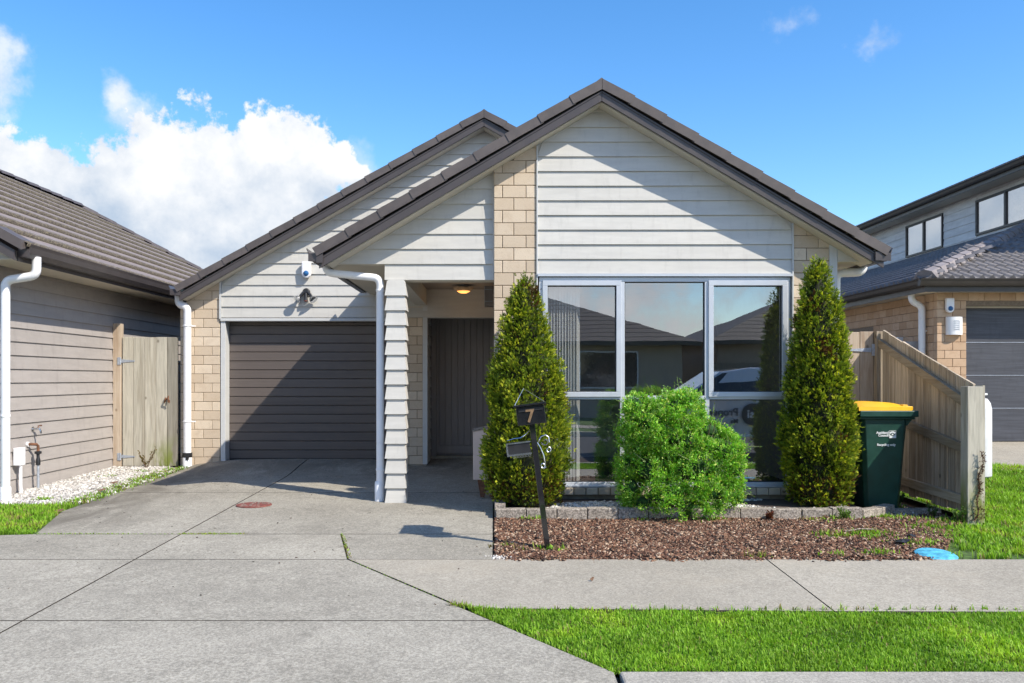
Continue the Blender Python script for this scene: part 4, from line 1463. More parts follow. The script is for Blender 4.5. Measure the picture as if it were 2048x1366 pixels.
m2 = MB(); m2.hexa([(-.215, 8.72, .20), (-.02, 8.72, .20), (-.02, 9.05, .20), (-.215, 9.05, .20),
                    (-.215, 8.72, .695), (-.02, 8.72, .735), (-.02, 9.05, .735), (-.215, 9.05, .695)]); m2.build('case', 'cream_box', mbx, bevel=.005)
m2 = MB(); m2.hexa([(-.222, 8.712, .697), (-.02, 8.712, .737), (-.02, 9.06, .737), (-.222, 9.06, .697),
                    (-.222, 8.712, .707), (-.02, 8.712, .747), (-.02, 9.06, .747), (-.222, 9.06, .707)]); m2.build('lid', 'edging', mbx)
MB().hexa([(-.14, 8.74, .02), (-.10, 8.74, .02), (-.10, 8.78, .02), (-.14, 8.78, .02), (-.17, 8.74, .2), (-.05, 8.74, .2), (-.05, 8.78, .2), (-.17, 8.78, .2)]).build('bracket', 'rust', mbx)

# ================================================================== LEFT NEIGHBOUR
NX = -5.15
nb = thing('taupe_weatherboard_house', (NX - 3, 12, 0), 'taupe weatherboard house with lichen-speckled tiled roof at the left', 'house')
wall = MB().box(NX - .1, NX - .02, 8.75, 20, .03, 2.45).build('side_wall', 'nb_clad', nb)
zz = .012
pitch = .148
i = 0
while zz < 2.42:
    # board ends meet the corner trim in front
    weatherboard(wall, 8.75, 19.9, zz, min(zz + pitch, 2.425), NX - .022, axis='x+', mat='nb_clad')
    zz += pitch
MB().box(NX - .11, NX - .03, 8.8, 20, -.3, .03).build('footing', 'footing', nb)
MB().box(-12, NX - .02, 8.70, 8.75, -.3, 2.42).build('front_wall', 'nb_clad', nb)
MB().box(NX - .03, -4.73, 8.42, 20.3, 2.42, 2.432).build('eave_soffit', 'nb_soffit', nb)
MB().box(-4.73, -4.712, 8.42, 20.3, 2.405, 2.50).build('fascia', 'barge', nb)
gt = gutter(nb, -4.71, 2.455, 1, 8.42, 20.3, w=.12)
NR, NRZ, NS = -8.13, 4.62, .585
m2 = MB()
m2.v = [(-12, 8.45, 2.432), (-4.73, 8.45, 2.432), (-4.73, 8.45, 2.50), (NR, 8.45, NRZ - .2), (-12, 8.45, 3)]
m2.f = [(0, 1, 2, 3, 4)]; m2.build('gable_infill', 'nb_soffit', nb)
# roof courses: each course one strip with a pressed, wavy lower lip
nroof = MB()
nroof.v = [(-4.66, 8.40, 2.53), (-4.66, 20.05, 2.53), (NR, 16.6, NRZ - .035), (NR, 8.40, NRZ - .035), (-11.6, 8.40, 2.53), (-11.6, 20.05, 2.53)]
nroof.f = [(0, 1, 2, 3), (1, 5, 2), (3, 2, 5, 4)]
nrf = nroof.build('roof', 'tile', nb)


def lichen_tile():
    m, t, p, out = newmat('lichen_metal_tile')
    P = pos(t)
    uvn = t.new('ShaderNodeAttribute', attribute_name='tint')
    sepc = t.new('ShaderNodeSeparateColor'); t.l.new(uvn.outputs['Color'], sepc.inputs[0])
    base = t.mix(t.ramp(t.noise(P, 5, 5, .6), .3, .7), (.20, .166, .158), (.25, .212, .20))
    n_ = t.noise(t.scalevec(P, (1, 1.6, 1)), 26, 4, .7)
    edge = sepc.outputs[0]
    k = t.math('MULTIPLY', t.ramp(t.math('ADD', edge, t.math('MULTIPLY', t.math('SUBTRACT', n_, .5), 1.5)), .55, .95), .85)
    c = t.mix(k, base, t.mix(t.ramp(t.noise(P, 60, 3, .7), .4, .65), (.04, .032, .026), (.19, .165, .10)))
    t.put(p.inputs['Base Color'], c)
    p.inputs['Roughness'].default_value = .75
    p.inputs['Specular IOR Level'].default_value = .3
    bump(t, p, t.noise(P, 130, 3, .7), .4, .004)
    return m


M['lichen'] = lichen_tile()
ncourse = 11
L = math.hypot(1, NS)
run = -4.60 - NR
for i in range(ncourse):
    a = i / ncourse; b = (i + 1) / ncourse
    xb_, xt_ = -4.60 - run * a, -4.60 - run * b
    zb_, zt_ = 2.545 + NS * run * a, 2.545 + NS * run * b
    ye = 20.1 - (xb_ * -1 - 4.6); ye2 = 20.1 - (-xt_ - 4.6)
    ny = int((ye - 8.36) / .045)
    vs = []; tn = []; fs = []
    for j in range(ny + 1):
        y = 8.36 + (ye - 8.36) * j / ny
        y2 = 8.36 + (ye2 - 8.36) * j / ny
        wv = .012 * abs(math.sin(y / .19 * math.pi)) + random.uniform(-.0015, .0015)
        nx_, nz_ = NS / L, 1 / L
        for (x_, z_, lift, e, yy_) in ((xb_, zb_, -.004, 1.0, y), (xb_, zb_, .030 + wv, 1.0, y), (xb_ * .75 + xt_ * .25, zb_ * .75 + zt_ * .25, .025 + wv * .8, .80, y * .75 + y2 * .25),
                                  (xb_ * .5 + xt_ * .5, zb_ * .5 + zt_ * .5, .017 + wv * .5, .32, y * .5 + y2 * .5), (xt_, zt_, .0, .0, y2)):
            vs.append((x_ + nx_ * lift, yy_, z_ + nz_ * lift)); tn.append((e, e, e))
    for j in range(ny):
        for k in range(4):
            q = j * 5 + k
            fs.append((q, q + 5, q + 6, q + 1))
    fast_mesh('roof_course', vs, fs, 'lichen', tn, nrf)
# ridge and hip caps
def caps(parent, p0, p1, w_, mat, name='ridge_tile', step=.38, side=Vector((0, 1, 0)), drop=.06, r=.0):
    p0, p1 = Vector(p0), Vector(p1); d = (p1 - p0); Ln = d.length; d.normalize()
    sv = d.cross(Vector((0, 0, 1))).normalized(); up = sv.cross(d).normalized()
    n = int(Ln / step)
    for i in range(n):
        a = p0 + d * (i * Ln / n) + up * .012; b = p0 + d * ((i + 1) * Ln / n + .02)
        m2 = MB()
        for (c, k) in ((a, 1.12), (b, 1.0)):
            for (s_, h) in ((-1, -drop), (-.6, .0), (0, .03), (.6, .0), (1, -drop)):
                m2.v.append(tuple(c + sv * s_ * w_ * k + up * h))
        m2.f = [(j, j + 1, j + 6, j + 5) for j in range(4)] + [(4, 3, 2, 1, 0)]
        m2.build(name, mat, parent)
caps(nrf, (NR, 16.6, NRZ + .03), (NR, 8.3, NRZ + .03), .12, 'tile')
caps(nrf, (-4.6, 20.1, 2.58), (NR, 16.6, NRZ + .03), .12, 'tile')
# front rake of the neighbour's gable
for i in range(8):
    m2 = MB(); st = .45
    x0_, x1_ = -4.62 - i * st, -4.62 - (i + 1) * st
    z0_, z1_ = 2.60 + NS * i * st, 2.60 + NS * (i + 1) * st
    m2.hexa([(x1_, 8.30, z1_ - .11), (x0_, 8.30, z0_ - .10), (x0_, 8.55, z0_ - .03), (x1_, 8.55, z1_ - .04), (x1_, 8.30, z1_ - .01), (x0_, 8.30, z0_), (x0_, 8.55, z0_), (x1_, 8.55, z1_ - .01)])
    m2.build('verge_tile', 'tile', nrf)
m2 = MB(); m2.hexa([(-8, 8.33, 4.28), (-4.70, 8.33, 2.40), (-4.70, 8.36, 2.40), (-8, 8.36, 4.28), (-8, 8.33, 4.40), (-4.70, 8.33, 2.50), (-4.70, 8.36, 2.50), (-8, 8.36, 4.40)]); m2.build('barge_board', 'barge', nb)
ndp = pipe('downpipe', [(-4.64, 8.62, 2.47), (-4.64, 8.62, 2.285), (-4.955, 8.62, 2.235), (-4.955, 8.62, 0)], .044, 'white_pipe', nb, .07)
MB().lathe((-4.955, 8.62, -.02), [(.054, 0), (.054, .15), (.05, .16)], 18).build('pipe_socket', 'white_pipe', ndp)
MB().lathe((-4.955, 8.62, .86), [(.046, -.015), (.048, -.01), (.048, .01), (.046, .015)], 18).build('pipe_bracket', 'white_pipe', ndp)
# tap, cable box and gas riser on the wall
def yat(px): return -NX * -1 and (NX * 1700 / (px - 988))
ty = NX * 1700 / (65 - 988); tz = WZ(858, ty)
tp = thing('garden_tap', (NX, ty, tz), 'small brass garden tap on the taupe weatherboard wall', 'tap')
MB().lathe((NX + .0, ty, tz), [(.028, 0), (.028, .008), (.012, .012), (.012, .05)], 14, 'x').build('flange', 'chrome', tp)
MB().tube([(NX + .04, ty, tz), (NX + .075, ty, tz + .005), (NX + .09, ty, tz - .02), (NX + .092, ty, tz - .05)], [.013, .014, .012, .011], 8).build('spout', 'chrome', tp)
MB().tube([(NX + .06, ty, tz), (NX + .065, ty, tz + .035), (NX + .1, ty + .01, tz + .04)], [.008, .007, .009], 6).build('handle', 'rust', tp)
cy = NX * 1700 / (30 - 988) + .0
cz_ = WZ(913, cy)
cb = thing('cable_box', (NX + .05, cy, 0), 'pale grey cable box on a white conduit by the left downpipe', 'electrical box')
m2 = MB().box(NX + .008, NX + .085, cy - .055, cy + .055, cz_ - .095, cz_ + .095); m2.build('case', 'siren', cb, bevel=.008)
MB().tube([(NX + .06, cy - .0, cz_ - .09), (NX + .06, cy, .1), (NX + .075, cy - .02, .03), (NX + .075, cy - .02, -.03)], .017, 10).build('conduit', 'white_pipe', cb)
ry = NX * 1700 / (60 - 988)
gr = thing('gas_riser', (NX + .08, ry, 0), 'grey gas riser pipe with dark valve beside the cable box', 'pipe')
MB().tube([(NX + .09, ry, -.03), (NX + .09, ry, .30)], .014, 10).build('lower_pipe', 'zinc', gr)
MB().tube([(NX + .09, ry, .28), (NX + .09, ry, .34), (NX + .09, ry, .36), (NX + .09, ry, .42)], [.024, .024, .017, .017], 10).build('coupling', 'blackpl', gr)
MB().lathe((NX + .09, ry, .40), [(.02, 0), (.036, .006), (.036, .03), (.02, .036)], 12).build('valve', 'blackpl', gr)
MB().tube([(NX + .09, ry, .43), (NX + .09, ry, .49), (NX + .085, ry - .02, .51), (NX + .04, ry - .05, .515), (NX, ry - .06, .515)], .016, 8).build('elbow', 'rust', gr)
MB().tube([(NX - .0, ry - .06, .515), (NX + .02, ry - .06, .515)], .028, 12).build('wall_seal', 'white', gr)

# --- side gate between the houses
gY = 11.50
gl, grt = -5.03, -4.275
sg_ = thing('side_gate', (gl, gY, .05), 'weathered vertical board gate with two steel hinges between the houses', 'gate')
bw = (grt - gl) / 5
for i in range(5):
    a = gl + i * bw
    piece('plank', a + .003, a + bw - .002, gY, gY + .02, .055, 1.80 + random.uniform(-.004, .004), 'gate', sg_)
MB().box(gl + .02, grt - .02, gY + .021, gY + .06, 1.5, 1.6).build('rail', 'gate', sg_)
MB().box(gl + .02, grt - .02, gY + .021, gY + .06, .25, .35).build('rail', 'gate', sg_)
for zz in (WZ(722, gY), WZ(913, gY)):
    m2 = MB(); m2.box(gl - .055, gl - .02, gY - .026, gY - .018, zz - .05, zz + .05)
    m2.hexa([(gl - .02, gY - .006, zz - .024), (gl + .17, gY - .006, zz - .008), (gl + .17, gY - .001, zz - .008), (gl - .02, gY - .001, zz - .024),
             (gl - .02, gY - .006, zz + .024), (gl + .17, gY - .006, zz + .008), (gl + .17, gY - .001, zz + .008), (gl - .02, gY - .001, zz + .024)])
    m2.tube([(gl - .018, gY - .02, zz - .05), (gl - .018, gY - .02, zz + .05)], .011, 8); m2.build('hinge', 'zinc', sg_)
lx_, lz_ = WX(335, gY), WZ(800, gY)
m2 = MB(); m2.tube([(lx_ + .02, gY - .02, lz_ + .06), (lx_ + .02, gY - .03, lz_ - .03)], .008, 6)
m2.tube([(lx_ - .03, gY - .01, lz_ - .02), (lx_ - .01, gY - .05, lz_ + .0), (lx_ + .03, gY - .07, lz_ + .02), (lx_ + .05, gY - .06, lz_ - .01), (lx_ + .04, gY - .05, lz_ - .04)], .009, 6)
m2.tube([(lx_ - .02, gY - .01, lz_ + .03), (lx_ - .03, gY - .04, lz_ - .04)], [.014, .006], 6); m2.build('latch', 'rust', sg_)
gp = thing('gate_post', (gl - .06, gY, 0), 'tall square timber gate post against the taupe wall', 'post')
MB().box(NX + .0, gl - .012, gY - .018, gY + .075, -.05, 1.985).build('post', 'gate2', gp, bevel=.004)

# ================================================================== RIGHT NEIGHBOUR
RX, RY, RZG = 6.72, 12.9, .27
rn = thing('two_storey_house', (RX + 3, RY, .2), 'two storey house with tan brick garage and grey upper weatherboards at the right', 'house')
# brick front of the garage
rp = .240; rc = .1255
topz = 2.545
dX0 = WX(1933, RY); dTop = WZ(612, RY)
fw = MB(); fw.box(RX + .008, dX0 - .004, RY + .01, RY + .12, .0, dTop); fw.box(RX + .008, 12, RY + .01, RY + .12, dTop + .004, topz)
fwall = fw.build('front_wall', 'mortar', rn)
zz = topz; row = 0
while zz > .2:
    z0 = zz - rc
    x = RX - (row % 2) * .12
    while x < 9.3:
        a, b = max(x, RX), x + rp
        if z0 < dTop - .03:
            if a > dX0 - .02: break
            b = min(b, dX0)
        if b - a > .02: piece('brick', a + .003, b - .003, RY - .0, RY + .09, z0 + .003, zz - .003, 'nb_brick', fwall)
        x += rp
    zz -= rc; row += 1
sw = MB().box(RX + .012, RX + .12, RY + .02, 21, .0, topz).build('side_wall', 'mortar', rn)
zz = topz; row = 0
nb_cnt = 0
while zz > .55:
    z0 = zz - rc
    y = RY + .0 - ((row + 1) % 2) * .12
    while y < 17.2:
        a, b = max(y, RY + .093), y + rp
        if not (15.1 < (a + b) / 2 < 16.6 and 1.7 < (z0 + zz) / 2 < 2.15):
            if b - a > .02: piece('brick', RX, RX + .09, a + .003, b - .003, z0 + .003, zz - .003, 'nb_brick', sw, 'x')
        y += rp
    zz -= rc; row += 1
w2 = MB(); w2.box(RX + .02, RX + .08, 15.1, 16.6, 1.72, 1.76); w2.box(RX + .02, RX + .08, 15.1, 16.6, 2.09, 2.14); w2.box(RX + .02, RX + .08, 15.1, 15.14, 1.76, 2.09); w2.box(RX + .02, RX + .08, 15.82, 15.86, 1.76, 2.09); w2.box(RX + .02, RX + .08, 16.56, 16.6, 1.76, 2.09)
w2o = w2.build('side_window', 'black_frame', rn)
MB().box(RX + .05, RX + .06, 15.14, 16.56, 1.76, 2.09).build('pane', 'carglass', w2o)
# garage door of four panels
gdo = MB().box(dX0, 11.5, RY + .17, RY + .2, RZG, dTop).build('garage_door', 'nb_door', rn)
for i in range(4):
    z0 = RZG + .005 + i * .505; z1 = min(z0 + .495, dTop - .005)
    piece('door_panel', dX0 + .004, 11.4, RY + .15, RY + .169, z0, z1, 'nb_door', gdo)
    if i: MB().box(dX0 + .004, 11.4, RY + .147, RY + .15, z0 + .0, z0 + .008).build('panel_lip', 'zinc', gdo)
MB().box(dX0 + .0, 11.5, RY + .10, RY + .16, dTop - .02, dTop + .003).build('door_head', 'soffit', rn)
# eaves
EX, EY, EZ = 6.39, 12.62, 2.73
MB().box(EX + .03, 12, EY + .03, RY, topz, topz + .012).build('eave_soffit', 'nb_soffit', rn)
MB().box(EX + .03, RX, RY + .002, 21, topz, topz + .012).build('eave_soffit', 'nb_soffit', rn)
m2 = MB(); m2.box(EX + .02, 12, EY + .02, EY + .04, topz - .015, EZ - .04); m2.box(EX + .02, EX + .04, EY + .042, 21, topz - .015, EZ - .04); m2.build('fascia', 'dark_fascia', rn)
gutp = [(.0, .10), (.0, .0), (-.06, .0), (-.085, .03), (-.10, .075), (-.118, .10), (-.108, .105), (-.09, .08), (-.0, .085)]
m2 = MB(); m2.prism([(EY + .018 + a, EZ - .115 + b) for a, b in gutp], EX - .09, 12, 'x'); m2.build('gutter', 'dark_fascia', rn)
m2 = MB(); m2.prism([(EX + .018 + a, EZ - .115 + b) for a, b in gutp], EY - .02, 21, 'y'); m2.build('gutter', 'dark_fascia', rn)
# roof with rolled concrete tiles
RT_ = .366
rbase = MB()
UX = 10.6
kx = UX - EX
rbase.v = [(EX, EY, EZ - .05), (14, EY, EZ - .05), (14, EY + kx, EZ + RT_ * kx - .05), (UX, EY + kx, EZ + RT_ * kx - .05), (EX, 28, EZ - .05), (UX, 28, EZ + RT_ * kx - .05)]
rbase.f = [(0, 1, 2, 3), (0, 3, 5, 4)]
rroof = rbase.build('garage_roof', 'dark_fascia', rn)


def roll_tile_mesh():
    w_, l_, n = .30, .40, 12
    v = []; f = []
    for (y, lift) in ((0, .030), (l_, .004)):
        for i in range(n + 1):
            t = i / n
            h = .05 * max(0, math.sin(2 * math.pi * t * 2 - math.pi * .5)) + .004
            v.append((w_ * t, y, h + lift))
    for i in range(n): f.append((i, i + 1, n + 2 + i, n + 1 + i))
    b = len(v)
    for i in range(n + 1): v.append((w_ * i / n, .0, .0))
    for i in range(n): f.append((b + i, b + i + 1, i + 1, i))
    me = bpy.data.meshes.new('roll_tile'); me.from_pydata(v, [], f); me.materials.append(M['nb_tile'])
    for p in me.polygons[:n]: p.use_smooth = True
    return me


rtm = roll_tile_mesh()
Lr = math.hypot(1, RT_)
gauge = .345
nrows = int(kx * Lr / gauge) + 1


def place_tile(origin, across, up, nrm):
    o = bpy.data.objects.new('roof_tile', rtm)
    m_ = Matrix((across, up, nrm)).transposed().to_4x4()
    m_.translation = origin - base_of(rroof)
    o.matrix_local = m_
    link(o, rroof)
    o.matrix_local = m_


cnt = 0
for r in range(nrows):                     # front slope, looks to -y
    up = Vector((0, 1, RT_)).normalized(); nrm = Vector((0, -RT_, 1)).normalized()
    hy = r * gauge / Lr
    x = EX - .05 + hy
    x = EX + (int((hy) / .3)) * .3 - (.0)
    while x < EX + 3.9:
        if x + .15 > EX + hy:
            place_tile(Vector((x, EY - .05 + hy, EZ - .035 + RT_ * hy)), Vector((1, 0, 0)), up, nrm); cnt += 1
        x += .3
for r in range(nrows - 0):                 # side slope, looks to -x
    up = Vector((1, 0, RT_)).normalized(); nrm = Vector((-RT_, 0, 1)).normalized()
    hx_ = r * gauge / Lr
    if hx_ > kx - .1: break
    y = EY + .3 * int((2.5 * (EX + hx_) - EY) / .3 + 2)
    while y > EY:
        if y - .15 > EY + hx_:
            place_tile(Vector((EX - .05 + hx_, y, EZ - .035 + RT_ * hx_)), Vector((0, -1, 0)), up, nrm); cnt += 1
        y -= .3
caps(rroof, (EX, EY, EZ + .085), (EX + kx, EY + kx, EZ + RT_ * kx + .085), .15, 'nb_cap', 'hip_tile', .40, drop=.10)
# upper storey
uw = MB().box(UX + .02, 16, 13.2, 26.5, 3.0, 5.29).build('upper_wall', 'grey_clad', rn)
wins = [(20.1, 21.8, 4.38, 5.10), (16.0, 18.63, 4.42, 5.10)]
zz = 3.80
while zz < 5.25:
    z1 = min(zz + .18, 5.285)
    segs = [(13.2, 26.5)]
    for (a, b, c, d) in wins:
        if z1 > c + .02 and zz < d - .02:
            ns = []
            for (p, q) in segs:
                if a > p and b < q: ns += [(p, a - .05), (b + .05, q)]
                else: ns.append((p, q))
            segs = ns
    for (p, q) in segs:
        weatherboard(uw, p, q, zz, z1, UX + .02, axis='x-', mat='grey_clad')
    zz += .18
for (a, b, c, d) in wins:
    m2 = MB(); x0_, x1_ = UX - .03, UX + .04
    m2.box(x0_, x1_, a - .045, b + .045, d, d + .045); m2.box(x0_, x1_, a - .045, b + .045, c - .045, c); m2.box(x0_, x1_, a - .045, a, c, d); m2.box(x0_, x1_, b, b + .045, c, d)
    mid = (a + b) / 2 if b > 19 else 17.6
    m2.box(x0_, x1_, mid - .03, mid + .03, c, d)
    wo_ = m2.build('upper_window', 'black_frame', rn)
    MB().box(UX + .0, UX + .006, a, mid - .03, c, d).build('pane', 'glass_far', wo_)
    MB().box(UX + .0, UX + .006, mid + .03, b, c, d).build('pane', 'glass_far', wo_)
    MB().box(UX + .010, UX + .016, a, b, c, d).build('blind', 'blind', wo_)
MB().box(UX - .42, UX + .02, 13.0, 25.4, 5.29, 5.302).build('upper_soffit', 'nb_soffit', rn)
m2 = MB(); m2.box(UX - .44, UX - .42, 12.9, 24.1, 5.27, 5.42); m2.build('upper_fascia', 'dark_fascia', rn)
m2 = MB(); m2.prism([(UX - .44 + a, 5.35 + b) for a, b in gutp], 12.9, 24.1, 'y'); m2.build('upper_gutter', 'dark_fascia', rn)
m2 = MB(); m2.v = [(UX - .5, 12.9, 5.46), (UX - .5, 24.1, 5.46), (14, 24.1, 6.8), (14, 12.9, 6.8)]; m2.f = [(0, 1, 2, 3)]; uro = m2.build('upper_roof', 'nb_tile', rn)
for i in range(29):
    y = 12.9 + i * .38
    piece('roof_tile', UX - .54, UX - .2, y + .01, y + .37, 5.46, 5.49, 'nb_tile', uro)
rdp = pipe('downpipe', [(WX(1832, 13.3) - .12, 13.2, 2.62), (WX(1832, 13.3) - .12, 13.2, 2.44), (RX - .075, 13.2, 2.36), (RX - .075, 13.2, .2)], .05, 'white_pipe', rn, .07)
MB().box(RX - .03, RX, 13.19, 13.21, 1.97, 1.985).build('pipe_bracket', 'white_pipe', rdp)
siren(WX(1897, RY), RY, WZ(611, RY), 'white wall alarm siren with blue lens on the tan brick next door')
vX, vZ = WX(1907, RY), WZ(652, RY)
vt = thing('wall_vent', (vX, RY, vZ), 'square white louvred vent cover on the tan brick below the siren', 'vent')
m2 = MB(); pf = []
for i in range(9):
    a = math.pi * (.12 + .76 * i / 8)
    pf.append((vX - .12 * math.cos(a) * 1.07, RY - .075 * math.sin(a) * 1.2))
pf = [(vX - .12, RY)] + pf + [(vX + .12, RY)]
m2.prism(pf, vZ - .135, vZ + .135, 'z'); vc = m2.build('cover', 'white', vt, smooth=True)
for i in range(5): MB().box(vX - .04, vX + .07, RY - .097, RY - .089, vZ - .055 + i * .032, vZ - .05 + i * .032).build('louvre', 'zinc', vc)
mt = thing('meter_cabinet', (RX - .05, 14.2, 1.7), 'small white cabinet on the side of the tan brick wall', 'cabinet')
MB().box(RX - .09, RX - .002, 13.95, 14.6, 1.40, 1.92).build('case', 'white', mt, bevel=.005)
MB().box(RX - .095, RX - .09, 14.05, 14.5, 1.65, 1.85).build('meter_window', 'zinc', mt)
# pale grey side fence next door
gf_ = thing('grey_board_fence', (6.0, 13.4, .2), 'pale grey board fence beside the tan brick wall next door', 'fence')
for i in range(7):
    piece('plank', 5.60 + i * .155, 5.60 + i * .155 + .150, 13.38, 13.40, .2, WZ(683, 13.4), 'greyfence', gf_)

# --- raked side fence and gate on our right boundary
PX = 4.21
fn = thing('raked_timber_fence', (PX, 7.5, 0), 'weathered timber fence whose top slopes down to the big front post', 'fence')
def ftop(y): return 1.175 + (1.765 - 1.175) * (y - 7.5) / 1.8
npk = 12
for i in range(npk):
    y0 = 7.545 + i * .1475; y1 = y0 + .139
    m2 = MB()
    j = random.uniform(-.004, .004)
    zb = gz(PX, y0) + .03 + random.uniform(0, .03)
    m2.hexa([(PX + .045, y0, zb), (PX + .064 + j, y0, zb), (PX + .064 + j, y1, zb), (PX + .045, y1, zb),
             (PX + .045, y0, ftop(y0) + j), (PX + .064 + j, y0, ftop(y0) + j), (PX + .064 + j, y1, ftop(y1) + j), (PX + .045, y1, ftop(y1) + j)])
    m2.build('paling', 'fence', fn)
def raila(z0f, z1f, h, name='rail'):
    m2 = MB()
    m2.hexa([(PX - .0, 7.54, z0f), (PX + .044, 7.54, z0f), (PX + .044, 9.32, z1f), (PX, 9.32, z1f),
             (PX, 7.54, z0f + h), (PX + .044, 7.54, z0f + h), (PX + .044, 9.32, z1f + h), (PX, 9.32, z1f + h)])
    m2.build(name, 'rail', fn, bevel=.003)
raila(.95, 1.585, .09); raila(.55, .83, .085); raila(.10, .155, .085)
MB().hexa([(PX - .02, 7.52, ftop(7.52) + .004), (PX + .07, 7.52, ftop(7.52) + .004), (PX + .07, 9.34, ftop(9.34) + .004), (PX - .02, 9.34, ftop(9.34) + .004),
           (PX - .02, 7.52, ftop(7.52) + .016), (PX + .07, 7.52, ftop(7.52) + .016), (PX + .07, 9.34, ftop(9.34) + .016), (PX - .02, 9.34, ftop(9.34) + .016)]) if False else None
fpz = 1.17
fpo = MB().box(4.135, 4.27, 7.42, 7.535, -.1, fpz).build('post', 'gate', fn, bevel=.004)
MB().box(4.272, 4.292, 7.43, 7.55, -.02, fpz + .01).build('edge_board', 'gate', fn)
MB().box(PX - .01, PX + .08, 9.33, 9.42, -.1, 1.76).build('post', 'fence', fn)
gt2 = thing('narrow_board_gate', (3.85, 9.38, 0), 'pale board gate with a steel hinge behind the wheelie bin', 'gate')
for i in range(5):
    a = 3.435 + i * .153
    piece('plank', a + .002, a + .150, 9.40, 9.42, .08, 1.735 + .006 * i, 'gate2', gt2)
m2 = MB(); m2.box(4.17, 4.20, 9.37, 9.384, 1.49, 1.62); m2.hexa([(3.93, 9.388, 1.545), (4.17, 9.388, 1.53), (4.17, 9.396, 1.53), (3.93, 9.396, 1.545), (3.93, 9.388, 1.565), (4.17, 9.388, 1.58), (4.17, 9.396, 1.58), (3.93, 9.396, 1.565)])
m2.build('hinge', 'zinc', gt2)

# white gas bottle on the lawn next door
gbx, gby = 5.67, 10.0; gbz = gz(gbx, gby) - .005
M['bottle'] = surf('white_bottle_paint', (.60, .60, .61), .45, .08, 5, dirt=.2)
gb = thing('white_gas_bottle', (gbx, gby, gbz), 'tall white gas bottle on the grass behind the fence post', 'gas bottle')
MB().lathe((gbx, gby, gbz), [(.145, 0), (.165, .02), (.165, .80), (.15, .87), (.12, .92), (.05, .94)], 26).build('body', 'bottle', gb)
MB().lathe((gbx, gby, gbz + .93), [(.03, 0), (.03, .03), (.12, .035), (.12, .055), (.02, .06)], 18).build('cap', 'white', gb)

# ================================================================== garden bed edging blocks
ed = thing('block_edging', (1.7, 7.65, 0), 'row of concrete edging blocks holding the raised planting strip', 'edging')
x = .015
for i in range(12):
    w_ = .272
    o = piece('edging_block', x + .003, x + w_ - .003, 7.60 + random.uniform(-.006, .006), 7.70, -.05, .074 + random.uniform(-.006, .006), 'edging', ed)
    o.rotation_euler = (random.uniform(-.03, .03), random.uniform(-.012, .012), random.uniform(-.02, .02))
    x += w_ + .002
for (cx_, cy_, rz_) in ((3.40, 7.72, .5), (3.62, 7.90, .75)):
    o = piece('edging_block', cx_ - .13, cx_ + .13, cy_ - .05, cy_ + .05, -.05, .06, 'edging', ed); o.rotation_euler = (0, 0, rz_)
for i in range(3):
    o = piece('edging_block', .005, .105, 7.715 + i * .272, 7.715 + i * .272 + .265, -.05, .09, 'edging', ed, 'x')
MB().box(.11, 3.4, 7.70, 8.5, -.1, .035).build('soil_fill', 'soil', ed)
for (a, b, y_) in ((3.62, 3.98, 8.0), (3.98, 4.2, 8.02)):
    piece('edging_block', a, b - .01, y_ - .06, y_ + .04, -.08, .015, 'edging', ed)

# ------------------------------------------------------------------ scatter helpers
def in_poly(px, py, poly):
    inside = np.zeros(len(px), bool)
    n = len(poly)
    for i in range(n):
        x0, y0 = poly[i]; x1, y1 = poly[(i + 1) % n]
        c = ((y0 > py) != (y1 > py)) & (px < (x1 - x0) * (py - y0) / (y1 - y0 + 1e-12) + x0)
        inside ^= c
    return inside


def rand_in(poly, n):
    xs = [p[0] for p in poly]; ys = [p[1] for p in poly]
    px = rng.uniform(min(xs), max(xs), n * 3); py = rng.uniform(min(ys), max(ys), n * 3)
    k = in_poly(px, py, poly)
    return px[k][:n], py[k][:n]


gzv = np.vectorize(gz)


def pnoise(x, y, s, o=0.0):
    return np.array([mnoise.noise(Vector((a * s + o, b * s, o * 1.7))) for a, b in zip(x, y)])


